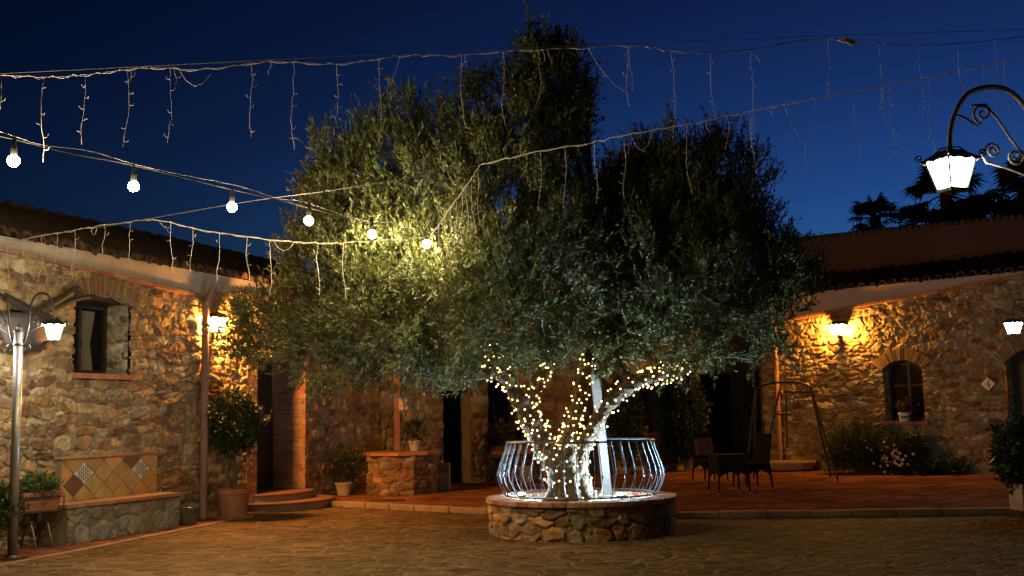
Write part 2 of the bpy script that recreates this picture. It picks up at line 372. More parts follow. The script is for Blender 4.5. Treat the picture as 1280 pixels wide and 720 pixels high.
def brick_jamb(m, w, u, side, z0, z1, dep, bh=.062, bl=.21):
    """bricks lining a reveal; the surface at u looks towards `side` (+1 = larger u)"""
    a, b = (u-.06, u) if side > 0 else (u, u+.06)
    m.cc = (.33, .28, .21); m.wbox(w, a+.008, b-.008, z0, z1, -dep, .0)
    z = z0; k = 0
    while z + bh < z1:
        o = -dep - (bl/2 if k % 2 else 0)
        while o < .02:
            o1 = min(o + bl, .03); oo = max(o, -dep)
            if o1 - oo > .03:
                brick_col(m); j = random.uniform(-.004, .004)
                m.wbox(w, a+j, b+j, z+.006, z+bh-.006, oo+.005, o1-.005)
            o += bl
        z += bh; k += 1
def arch_bricks(m, w, u0, u1, zs, rise, thick, o0, o1, n):
    """voussoirs over an opening springing at zs"""
    hw = (u1-u0)/2; r = (hw*hw + rise*rise)/(2*rise) if rise > 0.01 else 50; zc = zs + rise - r; a0 = math.asin(min(1, hw/r)); uc = (u0+u1)/2
    for i in range(n):
        t0 = -a0 + 2*a0*i/n + .006; t1 = -a0 + 2*a0*(i+1)/n - .006; brick_col(m, BA); oo = o1 + random.uniform(-.006, .006)
        th = thick*random.uniform(.93, 1.05)
        c = [(uc+rr*math.sin(t), zc+rr*math.cos(t)) for rr, t in ((r, t0), (r, t1), (r+th, t1), (r+th, t0))]
        vs = [w.p(u, z, o0) for u, z in c] + [w.p(u, z, oo) for u, z in c]
        m.add(vs, ((0,1,2,3),(7,6,5,4),(0,4,5,1),(1,5,6,2),(2,6,7,3),(3,7,4,0)))

def tile_roof(name, w, u0, u1, ze, over, run, rise, parent, pitch=.22, seed=0):
    """barrel-tile roof: eave at height ze, out over the wall by `over`, rising `rise` over `run` behind it"""
    rg = np.random.default_rng(seed); du = pitch/10; nu = int((u1-u0)/du)+1; crs = .36; tot = run+over; ns = int(tot/crs*6)+1
    us = np.linspace(u0, u1, nu); ss = np.linspace(0, tot, ns); U, SS = np.meshgrid(us, ss, indexing='ij')
    ph = (U/pitch) % 1; col = np.floor(U/pitch).astype(int) + 400
    barrel = np.where(ph < .62, np.sqrt(np.clip(1-((ph-.31)/.31)**2, 0, 1))*.075, -np.sqrt(np.clip(1-((ph-.81)/.19)**2, 0, 1))*.022)
    off = rg.uniform(-.03, .03, 2000)[col]; st = ((SS+off) % crs)/crs; zj = rg.uniform(-.012, .012, 2000)[col]
    Z = ze + SS/tot*rise + barrel + (1-st)*.022 + zj + .03*vnoise(U*.5, SS*.5, seed) - .004
    O = over - SS + np.where(SS == 0, off, 0)
    V = np.array(w.a) + U[..., None]*np.array(w.d) + O[..., None]*np.array(w.n); V[..., 2] = Z
    V = V.reshape(-1, 3); idx = np.arange(nu*ns).reshape(nu, ns)
    Q = np.stack([idx[:-1, :-1], idx[1:, :-1], idx[1:, 1:], idx[:-1, 1:]], -1).reshape(-1, 4)
    o = npmesh(name, V, Q, np.ones((len(V), 3)), M_roof, parent)
    sd = o.modifiers.new('thick', 'SOLIDIFY'); sd.thickness = .018; sd.offset = 1
    return o

# ------------------------------------------------------------------ ground
m = MB(); m.add([(-150, -60, 0), (150, -60, 0), (150, 250, 0), (-150, 250, 0)], [(0, 1, 2, 3)])
tag(m.build('ground', M_paving), kind='structure')

LW = Wall((-6.74, 12.64), (-6.74+.358*11.1, 12.64+.934*11.1))       # long left wall
BK = Wall((LW.b.x, LW.b.y), (6.9, 29.8))                            # back wall
RW = Wall((6.07, 27.4), (12.4, 21.4))                                # right wall
PZ = .085                                                             # patio level

edge_px = [(352, 631), (430, 634), (520, 639), (610, 643), (700, 646), (840, 648), (960, 647), (1120, 645), (1290, 643), (1420, 642)]
edge = [G(x, y) for x, y in edge_px]
poly = [(p.x, p.y) for p in edge] + [(13.5, 21.4), (12.4, 21.6), (7.2, 30.0), (LW.b.x, LW.b.y+.2)]
pl = LW.p(LW.uz(378, 620)[0], 0); poly.append((pl.x, pl.y))
m = MB(); m.prism(poly, .0, PZ); tag(m.build('patio', M_patio), kind='structure')
m = MB()
for a, b in zip(edge[:-1], edge[1:]):                                # kerb stones along the patio
    L = (b-a).length; n = max(1, int(L/.55)); d = (b-a)/L; nn = Vector((d.y, -d.x, 0))
    for i in range(n):
        p, q = a + d*(L*i/n+.006), a + d*(L*(i+1)/n-.006); j = random.uniform(-.006, .006)
        m.prism([(v.x, v.y) for v in (p+nn*(.05+j), q+nn*(.05+j), q-nn*.09, p-nn*.09)], 0, PZ+.008+j)
tag(m.build('kerb', M_kerb, bevel=.012), kind='structure')
# red tiled strip along the left wall
sp = [G(x, y, .004) for x, y in ((-120, 728), (35, 699), (140, 679), (240, 659), (300, 647), (352, 634))]
m = MB(); back = [LW.p(u, .004, -.1) for u in (9.0, 6.0, 3.0, 0.0)]
m.prism([(p.x, p.y) for p in sp] + [(p.x, p.y) for p in back], -.02, .006); tag(m.build('tiled_strip', M_patio), kind='structure')
m = MB()
for a, b in zip(sp[:-1], sp[1:]):
    L = (b-a).length; n = max(1, int(L/.45)); d = (b-a)/L; nn = Vector((d.y, -d.x, 0))
    for i in range(n):
        p, q = a + d*(L*i/n+.005), a + d*(L*(i+1)/n-.005)
        m.prism([(v.x, v.y) for v in (p+nn*.09, q+nn*.09, q, p)], -.01, .012+random.uniform(0, .006))
tag(m.build('strip_edging', M_kerb, bevel=.006), kind='structure')

# ------------------------------------------------------------------ left building
LB = thing('stone_house', 'long rubble stone farmhouse on the left with downpipe and brick framed doorway', 'house', LW.p(3, 0))
winL = (LW.uz(91, 420)[0], LW.uz(160, 420)[0], LW.uz(110, 467)[1], LW.uz(120, 371)[1])
uD0, uD1 = LW.uz(318, 560)[0], LW.uz(378, 560)[0]; zD0, zD1 = .28, 2.55
wl = (winL[0], winL[1], winL[2], winL[3], .10)
dl = (uD0, uD1, 0, zD1, 0)
uP = LW.uz(247, 500)[0]
topsL = [(0, LW.uz(-20, 309)[1]), (LW.uz(0, 313)[0], LW.uz(0, 313)[1]), (LW.uz(120, 341)[0], LW.uz(120, 341)[1]), (uP, LW.uz(247, 371)[1]), (LW.uz(300, 368)[0], LW.uz(300, 368)[1]), (LW.L, 4.0)]
topsL[-1] = (LW.L, max(3.75, topsL[-2][1]))
stone_wall('wall', LW, -.05, topsL, .0125, [wl, dl], 3, .24, .13, LB, u1=uP+.1, pal=PAL*np.array((.95,.84,.68)), mortar=(.31,.25,.165), depth=.05)
stone_wall('wall', LW, -.05, [(uP+.1, np.interp(uP+.1, [a for a, b in topsL], [b for a, b in topsL]))] + topsL[4:], .018, [wl, dl], 5, .25, .14, LB, u0=uP+.1, pal=PAL*np.array((.95,.84,.68)), mortar=(.31,.25,.165), depth=.05)
# tile ledge, plaster band, eave
EZ = 3.80
m = MB()
uu = 0
while uu < LW.L - .1:
    z = float(np.interp(uu, [a for a, b in topsL], [b for a, b in topsL])); z2 = float(np.interp(uu+.28, [a for a, b in topsL], [b for a, b in topsL]))
    brick_col(m); vs = []
    for zz in (0, .05):
        for (u_, o_, zb) in ((uu+.004, .09, z), (uu+.276, .09, z2), (uu+.276, -.1, z2), (uu+.004, -.1, z)): vs.append(LW.p(u_, zb+zz-.02+random.uniform(-.006, .006), o_))
    m.add(vs, ((0,3,2,1),(4,5,6,7),(0,1,5,4),(1,2,6,5),(2,3,7,6),(3,0,4,7))); uu += .28
m.build('ledge', M_brick, LB)
m = MB(); n = 40
us = np.linspace(0, LW.L, n); zs = np.interp(us, [a for a, b in topsL], [b for a, b in topsL])
vs = [LW.p(u, z-.01, .012) for u, z in zip(us, zs)] + [LW.p(u, EZ+.02, .10) for u in us]
m.add(vs, [(i, i+1, n+i+1, n+i) for i in range(n-1)]); m.build('plaster_band', M_plaster, LB)
tile_roof('roof', LW, -.3, LW.L+.6, EZ, .22, 2.5, 1.02, LB, seed=4)
tile_roof('roof', Wall((LW.p(LW.L+.6, 0, -2.6*1.0-2.4).x, LW.p(LW.L+.6, 0, -5).y), (LW.p(-.3, 0, -5).x, LW.p(-.3, 0, -5).y)), 0, LW.L+.9, EZ-.1, .2, 2.35, 1.08, LB, seed=5)
m = MB()
m.wbox(LW, -.02, LW.L, 0, 3.4, -5.0, -4.8); m.wbox(LW, -.05, -.0, 0, 3.7, -5, -.05)
m.build('rear_wall', M_plaster, LB)
# ridge tiles
m = MB(); u = -.3
while u < LW.L+.6:
    m.tube([LW.p(u, EZ+1.05+random.uniform(-.01, .01), -2.5), LW.p(u+.40, EZ+1.03, -2.5)], [.10, .085], 8); u += .36
m.build('ridge', M_roof, LB)
# window with a deep reveal
def recess(m, w, o, dep):
    u0, u1, z0, z1, ar = o
    m.wbox(w, u0-.06, u0-.0, z0, z1, -dep, -.0); m.wbox(w, u1, u1+.06, z0, z1, -dep, -.0)
u0, u1, z0, z1, ar = wl
zsp = z1 - ar
# right jamb stones: small masonry sheet
def jamb_sheet(name, w, u, side, z0, z1, dep, seed, parent, sx=.25, sy=.1):
    J = Wall((w.p(u, 0, 0).x, w.p(u, 0, 0).y), (w.p(u, 0, -dep).x, w.p(u, 0, -dep).y)) if side < 0 else Wall((w.p(u, 0, -dep).x, w.p(u, 0, -dep).y), (w.p(u, 0, 0).x, w.p(u, 0, 0).y))
    # side<0: surface faces smaller u
    if J.n.dot(w.d)*side < 0: J = Wall((J.b.x, J.b.y), (J.a.x, J.a.y))
    return stone_wall(name, J, z0, [(0, z1), (J.L, z1)], .014, [], seed, sx, sy, parent, depth=.02)
jamb_sheet('window_jamb', LW, u1, -1, z0, z1, .42, 21, LB)
jamb_sheet('window_jamb', LW, u0, 1, z0, z1, .42, 22, LB)
m = MB(); arch_bricks(m, LW, u0-.12, u1+.12, zsp-.03, .16, .24, -.03, .065, 30); m.build('brick_arch', M_brick, LB)
m = MB(); brick_col(m); m.wbox(LW, u0-.05, u1+.05, z0-.07, z0, -.42, .09); m.build('sill', M_terra, LB)
m = MB(); m.wbox(LW, u0-.1, u1+.1, z1-.05, z1+.12, -.55, -.02); m.build('lintel', M_dark, LB)
fr = MB(); uf1 = u1+.02; uf0 = u0-.02
for a, b, c, d in ((uf0, uf0+.06, z0, z1), (uf1-.06, uf1, z0, z1), (uf0+.06, uf1-.06, z0, z0+.07), (uf0+.06, uf1-.06, z1-.12, z1-.05), ((uf0+uf1)/2-.03, (uf0+uf1)/2+.03, z0+.07, z1-.12)):
    fr.wbox(LW, a, b, c, d, -.43, -.37)
WF = fr.build('window', M_dark, LB)
g = MB(); g.wbox(LW, uf0+.05, uf1-.05, z0+.05, z1-.1, -.405, -.40)
gm = mat('clear_pane', (.02, .02, .02), .05, spec=.5); gt = gm.node_tree; tb = gt.nodes.new('ShaderNodeBsdfTransparent'); gx = gt.nodes.new('ShaderNodeMixShader'); gx.inputs[0].default_value = .82
gt.links.new(gt.nodes['Principled BSDF'].outputs[0], gx.inputs[1]); gt.links.new(tb.outputs[0], gx.inputs[2]); gt.links.new(gx.outputs[0], gt.nodes['Material Output'].inputs[0])
g.build('pane', gm, WF)
m = MB(); N = 26                                           # tied curtain
for sgn in (0, 1):
    cu = uf0 + (uf1-uf0)*(.27 + .46*sgn); hw = .17; vs = []
    for j in range(15):
        t = j/14; zz = z0+.08 + (z1-z0-.22)*t; wdt = hw*(.35 + .65*abs((t-.45)/.55)**.8) if t > .45 else hw*(.35+.5*((.45-t)/.45)**.8)
        for i in range(N): vs.append(LW.p(cu + wdt*(i/(N-1)*2-1), zz, -.50 + .015*math.sin(i*1.9)))
    m.add(vs, [(j*N+i, j*N+i+1, (j+1)*N+i+1, (j+1)*N+i) for j in range(14) for i in range(N-1)])
m.build('curtain', M_curtain, WF, smooth=True)
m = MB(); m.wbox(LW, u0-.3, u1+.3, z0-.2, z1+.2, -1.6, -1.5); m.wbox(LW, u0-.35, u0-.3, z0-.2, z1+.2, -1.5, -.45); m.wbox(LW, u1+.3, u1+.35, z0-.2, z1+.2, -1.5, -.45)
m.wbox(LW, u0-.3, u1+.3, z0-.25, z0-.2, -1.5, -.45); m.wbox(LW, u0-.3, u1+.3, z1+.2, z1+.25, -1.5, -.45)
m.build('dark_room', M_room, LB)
# doorway
m = MB(); brick_strip(m, LW, uD0-.30, uD0, .0, zD1, -.02, .055, n=2); brick_strip(m, LW, uD1, uD1+.14, .12, zD1, -.02, .055, n=1)
brick_jamb(m, LW, uD0, 1, .28, zD1, .62); brick_jamb(m, LW, uD1, -1, .28, zD1, .62)
arch_bricks(m, LW, uD0-.14, uD1+.14, zD1-.02, .05, .24, -.3, .06, 22)
m.build('brick_surround', M_brick, LB)
m = MB()
for i in range(5):
    a = uD0+.01+(uD1-uD0-.02)*i/5; m.wbox(LW, a+.004, a+(uD1-uD0)/5-.004, .28, zD1, -.68, -.64)
DR = m.build('door', M_dark, LB)
m = MB(); m.tube([LW.p(uD0+.15, 1.25, -.63), LW.p(uD0+.15, 1.25, -.57), LW.p(uD0+.27, 1.25, -.57)], .012); m.build('handle', M_iron, DR)
m = MB(); uc = (uD0+uD1)/2
def halfellipse(a, b, n=18): return [LW.p(uc + a*math.cos(math.pi*i/n), 0, b*math.sin(math.pi*i/n)+.0) for i in range(n+1)]
low = halfellipse(1.25, 1.0); upp = halfellipse(.95, .5)
ST = thing('doorstep', 'two curved stone steps with red tile treads in front of the brick framed doorway', 'step', LW.p(uc, 0, .3))
m.prism([(p.x, p.y) for p in reversed(low)], 0, .13) if False else None
def steps(out, z0, z1, nm, mt):
    q = MB(); pts = [(p.x, p.y) for p in out]
    A = sum(pts[i][0]*pts[(i+1) % len(pts)][1]-pts[(i+1) % len(pts)][0]*pts[i][1] for i in range(len(pts)))
    if A < 0: pts = pts[::-1]
    q.prism(pts, z0, z1); return q.build(nm, mt, ST, bevel=.008)
steps(halfellipse(1.1, .85), 0, .12, 'riser', M_kerb); steps(halfellipse(1.13, .88), .12, .15, 'tread', M_tread)
steps(halfellipse(.82, .45), .15, .25, 'riser', M_kerb); steps(halfellipse(.85, .48), .25, .28, 'tread', M_tread)
m = MB(); m.wbox(LW, uD0, uD1, .15, .281, -.7, .0); m.build('threshold', M_tread, LB)
# downpipe
m = MB(); zt = LW.uz(247, 372)[1]
m.tube([LW.p(uP, .02, .13), LW.p(uP, zt-.12, .13), LW.p(uP+.02, zt+.02, .2), LW.p(uP+.04, zt+.18, .26)], .058, 12)
for z in (.55, 1.35, 2.2, 3.0): m.lathe([(.068, z-.02), (.068, z+.02)], LW.p(uP, 0, .13), 12)
m.build('downpipe', M_pipe, LB, smooth=False)

# old farm implement on the left wall
def lp(x, y, o): 
    u, z = LW.uz(x, y); return LW.p(u, z, o)
PLG = thing('farm_implement', 'old plough of dark beams and grey metal plate hung on the left stone wall', 'plough', lp(30, 420, .1))
m = MB(); m.tube([lp(28, 396, .15), lp(48, 382, .18), lp(66, 372, .2), lp(77, 364, .22)], [.05, .055, .045, .04], 7); m.tube([lp(66, 371, .22), lp(76, 363, .22), lp(80, 362, .22), lp(87, 369, .24)], [.03, .05, .05, .025], 7)
m.build('beam', M_dark, PLG)
m = MB(); m.tube([lp(38, 394, .12), lp(62, 384, .15), lp(82, 375, .17), lp(100, 371, .18), lp(113, 374, .2)], [.035, .04, .035, .03, .02], 7); m.build('handle', M_dark, PLG)
m = MB(); m.tube([lp(-10, 372, .2), lp(10, 383, .2), lp(35, 394, .2), lp(58, 402, .2)], [.06, .06, .05, .03], 4); m.build('shaft', M_iron, PLG)
m = MB(); vs = []; NN = 9
for j in range(6):
    for i in range(NN):
        x = -12 + i*8.2; y = 392 + j*8.5 + (abs(i-3.5)**1.7)*.3*(1 if j > 2 else -.2); x = 20 + (x-20)*(1-.09*max(0, j-2))
        vs.append(lp(x, y, .12 + .09*math.sin(math.pi*i/(NN-1)) + .03*j/5))
m.add(vs, [(j*NN+i, j*NN+i+1, (j+1)*NN+i+1, (j+1)*NN+i) for j in range(5) for i in range(NN-1)])
o = m.build('metal_plate', mat('grey_sheet_iron', (.07, .063, .06), .55, metal=.4, var=(6, .25), bump=(15, .3, .004)), PLG, smooth=True)
sd = o.modifiers.new('t', 'SOLIDIFY'); sd.thickness = .02
m = MB(); m.tube([lp(-12, 432, .2), lp(10, 438, .24), lp(32, 437, .24), lp(44, 428, .2)], [.03, .035, .03, .015], 6); m.build('blade', M_dark, PLG)

# ------------------------------------------------------------------ back building
BB = thing('back_house', 'dark stone building at the far side of the yard behind the olive tree', 'house', BK.p(BK.L/2, 0))
opsB = []
def bu(x): return BK.uz(x, 560)[0]
door1 = (bu(553), bu(588), PZ, BK.uz(570, 486)[1], 0); win1 = (bu(610), bu(648), BK.uz(620, 545)[1], BK.uz(620, 470)[1], 0)
win2 = (bu(785), bu(820), BK.uz(800, 541)[1], BK.uz(800, 468)[1], .05); door2 = (bu(877), bu(929), PZ, BK.uz(900, 466)[1], 0)
opsB = [door1, win1, win2, door2]
stone_wall('wall', BK, 0, [(0, 4.2), (BK.L, 4.2)], .026, opsB, 31, .28, .15, BB, depth=.05, pal=PAL*.5, mortar=(.17,.14,.11))  # stone and mortar colours darkened, putting the shade into the wall itself
m = MB(); m.wbox(BK, -.2, BK.L+.2, 4.2, 4.45, -.3, .02); m.build('plaster_band', M_plaster, BB)
tile_roof('roof', BK, -1.2, BK.L+1.0, 4.45, .25, 2.6, .95, BB, seed=9)
for k, o in enumerate(opsB):
    m = MB(); m.wbox(BK, o[0]-.06, o[0], o[2], o[3]+.05, -.45, .0); m.wbox(BK, o[1], o[1]+.06, o[2], o[3]+.05, -.45, .0); m.wbox(BK, o[0]-.1, o[1]+.1, o[3]-.03, o[3]+.12, -.45, -.01)
    m.cc = (.3, .24, .17); m.build('reveal', mat('reveal_stone', (.13, .10, .07), .9, bump=(14, 1, .03), var=(9, .3)), BB)
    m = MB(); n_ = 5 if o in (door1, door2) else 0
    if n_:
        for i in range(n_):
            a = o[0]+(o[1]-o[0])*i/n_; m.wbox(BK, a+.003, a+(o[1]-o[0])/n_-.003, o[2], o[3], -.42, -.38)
        d_ = m.build('door', M_room, BB); m = MB(); m.tube([BK.p(o[0]+.12, 1.2, -.37), BK.p(o[0]+.12, 1.2, -.32), BK.p(o[0]+.24, 1.2, -.32)], .012); m.build('handle', M_iron, d_)  # boards coloured near black to give the dark of an open doorway
    else:
        for a, b, c, d in ((o[0], o[0]+.06, o[2], o[3]), (o[1]-.06, o[1], o[2], o[3]), (o[0]+.06, o[1]-.06, o[2], o[2]+.06), (o[0]+.06, o[1]-.06, o[3]-.08, o[3]), ((o[0]+o[1])/2-.025, (o[0]+o[1])/2+.025, o[2]+.06, o[3]-.08)):
            m.wbox(BK, a, b, c, d, -.40, -.34)
        w_ = m.build('window', M_dark, BB); m = MB(); m.wbox(BK, o[0]+.05, o[1]-.05, o[2]+.05, o[3]-.05, -.375, -.37); m.build('pane', M_glass, w_)
        m = MB(); m.wbox(BK, o[0]-.08, o[1]+.08, o[2]-.06, o[2], -.4, .12); m.build('sill', M_terra, w_)
m = MB(); m.tube([BK.p(bu(498), .0, .12), BK.p(bu(498), .3, .12)], .01) 

# ------------------------------------------------------------------ right building
RB = thing('right_house', 'stone house on the right with arched window and red plastered upper wall', 'house', RW.p(4, 0))
wr = (RW.uz(1106, 500)[0], RW.uz(1156, 500)[0], RW.uz(1130, 527)[1], RW.uz(1130, 450)[1], .20)
dr = (RW.uz(1259, 500)[0], RW.uz(1259, 500)[0]+1.15, PZ, RW.uz(1290, 436)[1], .28)
topsR = [RW.uz(x, y) for x, y in ((950, 408), (992, 399), (1060, 386), (1150, 369), (1230, 353), (1280, 344), (1400, 322))]
topsR = [(0, topsR[0][1]-.05)] + [t for t in topsR if .01 < t[0] < RW.L] + [(RW.L, topsR[-1][1])]
stone_wall('wall', RW, 0, topsR, .02, [wr, dr], 41, .29, .13, RB, depth=.05, pal=PAL*.8, mortar=(.30,.25,.18))
RS = Wall((6.07+.5, 29.9), (6.07, 27.4))
stone_wall('side_wall', RS, 0, [(0, 3.7), (RS.L, 3.7)], .03, [], 43, .29, .13, RB, pal=PAL*.6, depth=.05)
EZR = RW.uz(1150, 353)[1]
m = MB(); n = 40; us = np.linspace(0, RW.L, n); zs = np.interp(us, [a for a, b in topsR], [b for a, b in topsR])
vs = [RW.p(u, z-.01, .015) for u, z in zip(us, zs)] + [RW.p(u, max(EZR+.02, z+.05), .06) for u, z in zip(us, zs)]
m.add(vs, [(i, i+1, n+i+1, n+i) for i in range(n-1)]); m.build('plaster_band', mat('mauve_plaster', (.42, .36, .36), .95, bump=(10, .3, .01), var=(1.2, .15), spec=.15), RB)
m = MB(); uu = 0
while uu < RW.L - .3:
    z = float(np.interp(uu, [a for a, b in topsR], [b for a, b in topsR])); z2 = float(np.interp(uu+.45, [a for a, b in topsR], [b for a, b in topsR]))
    brick_col(m); vs = []; j = random.uniform(-.012, .012)
    for zz in (0, .06):
        for (u_, o_, zb) in ((uu+.006, .12, z), (uu+.444, .12, z2), (uu+.444, -.1, z2), (uu+.006, -.1, z)): vs.append(RW.p(u_, zb+zz-.03+j, o_))
    m.add(vs, ((0,3,2,1),(4,5,6,7),(0,1,5,4),(1,2,6,5),(2,3,7,6),(3,0,4,7))); uu += .45
m.build('ledge', M_brick, RB)
tile_roof('roof', RW, -.6, RW.L+.3, EZR-.02, .3, 1.9, .62, RB, seed=12, pitch=.25)
UPW = Wall((RW.p(-1.2, 0, -1.9).x, RW.p(-1.2, 0, -1.9).y), (RW.p(RW.L+.5, 0, -1.9).x, RW.p(RW.L+.5, 0, -1.9).y))
zu0 = UPW.uz(1000, 301)[1]; zu1 = UPW.uz(1278, 273)[1]; uu0, uu1 = UPW.uz(1000, 301)[0], UPW.uz(1278, 273)[0]
def zup(u): return zu0 + (zu1-zu0)*(u-uu0)/(uu1-uu0)
m = MB(); a, b = 0, UPW.L
vs = [UPW.p(a, 3.5, 0), UPW.p(b, 3.5, 0), UPW.p(b, zup(b), 0), UPW.p(a, zup(a), 0), UPW.p(a, 3.5, -5), UPW.p(b, 3.5, -5), UPW.p(b, zup(b), -5), UPW.p(a, zup(a), -5)]
m.add(vs, ((0,1,2,3),(1,5,6,2),(5,4,7,6),(4,0,3,7),(3,2,6,7))); m.build('upper_wall', M_redplaster, RB)
m = MB(); u = -.05
while u < UPW.L:
    z = zup(u); m.tube([UPW.p(u, z+.035+random.uniform(-.008, .008), -.0), UPW.p(u, z+.09, -.5)], .075, 8); u += .16
m.build('coping_tiles', M_roof, RB)
# arched window
u0, u1, z0, z1, ar = wr
m = MB(); arch_bricks(m, RW, u0-.02, u1+.02, z1-ar-.02, ar+.02, .27, -.3, .075, 20); m.build('brick_arch', M_brick, RB)
jamb_sheet('window_jamb', RW, u1, -1, z0, z1-ar+.1, .35, 51, RB, .22, .12); jamb_sheet('window_jamb', RW, u0, 1, z0, z1-ar+.1, .35, 52, RB, .22, .12)
fr = MB()
for a, b, c, d in ((u0, u0+.07, z0, z1), (u1-.07, u1, z0, z1), (u0+.07, u1-.07, z0, z0+.08), (u0+.07, u1-.07, z1-.1, z1+.05), ((u0+u1)/2-.035, (u0+u1)/2+.035, z0+.08, z1-.1), (u0+.07, (u0+u1)/2-.035, (z0+z1)/2+.1, (z0+z1)/2+.14), ((u0+u1)/2+.035, u1-.07, (z0+z1)/2+.1, (z0+z1)/2+.14)):
    fr.wbox(RW, a, b, c, d, -.36, -.29)
WR = fr.build('window', M_dark, RB); m = MB(); m.wbox(RW, u0+.05, u1-.05, z0+.05, z1, -.33, -.325); m.build('pane', M_glass, WR)
m = MB(); m.wbox(RW, u0-.1, u1+.1, z0-.07, z0, -.36, .14); m.build('sill', M_pipe, WR)
# door at the right edge
u0, u1, z0, z1, ar = dr
m = MB(); arch_bricks(m, RW, u0-.02, u1+.02, z1-ar-.02, ar+.02, .27, -.3, .07, 22); m.build('brick_arch', M_brick, RB)
jamb_sheet('door_jamb', RW, u1, -1, z0, z1-ar+.1, .35, 53, RB, .25, .14); jamb_sheet('door_jamb', RW, u0, 1, z0, z1-ar+.1, .35, 54, RB, .25, .14)
m = MB()
for i in range(6): m.wbox(RW, u0+(u1-u0)*i/6+.003, u0+(u1-u0)*(i+1)/6-.003, z0, z1, -.37, -.33)
d_ = m.build('door', M_dark, RB); m = MB(); m.tube([RW.p(u0+.15, 1.2, -.32), RW.p(u0+.15, 1.2, -.27), RW.p(u0+.27, 1.2, -.27)], .012); m.build('handle', M_iron, d_)
# downpipe by the corner
m = MB(); uq = RW.uz(976, 520)[0]
m.tube([RW.p(uq, PZ, .12), RW.p(uq, 3.4, .12), RW.p(uq, 3.75, .22), RW.p(uq, 4.2, .3)], .065, 12)
for z in (.6, 1.5, 2.4): m.lathe([(.08, z-.025), (.08, z+.025)], RW.p(uq, 0, .12), 12)
m.build('downpipe', M_pipe, RB)
# house number tile
def rp(x, y, o):
    u, z = RW.uz(x, y); return RW.p(u, z, o)
NT = thing('number_tile', 'white diamond shaped tile with the number 4 on the right stone wall', 'house number', rp(1237, 480, .05))
cu, cz = RW.uz(1237, 480); s = .165
def dia(o0, o1, k, m):
    q = [(cu, cz-k), (cu+k, cz), (cu, cz+k), (cu-k, cz)]; vs = [RW.p(u, z, o0) for u, z in q]+[RW.p(u, z, o1) for u, z in q]
    m.add(vs, ((0,1,2,3),(7,6,5,4),(0,4,5,1),(1,5,6,2),(2,6,7,3),(3,7,4,0)))
m = MB(); dia(.03, .085, s, m); m.build('border', M_terra, NT); m = MB(); dia(.08, .092, s*.86, m); m.build('face', M_white, NT)
m = MB(); q = [(.035, .085), (-.05, -.015), (.055, -.02)]; m.tube([RW.p(cu+a, cz+b, .096) for a, b in q], .011, 6); m.tube([RW.p(cu+.022, cz+.03, .096), RW.p(cu+.012, cz-.085, .096)], .011, 6)
m.build('numeral', M_ink, NT)

def smoothpath(pts, rs, sub=4):
    out = []; orr = []; n = len(pts)
    for i in range(n-1):
        p0, p1, p2, p3 = pts[max(i-1, 0)], pts[i], pts[i+1], pts[min(i+2, n-1)]
        for j in range(sub):
            t = j/sub; out.append(.5*((2*p1)+(p2-p0)*t+(2*p0-5*p1+4*p2-p3)*t*t+(3*p1-p0-3*p2+p3)*t**3)); orr.append(rs[i]*(1-t)+rs[i+1]*t)
    return out+[pts[-1]], orr+[rs[-1]]
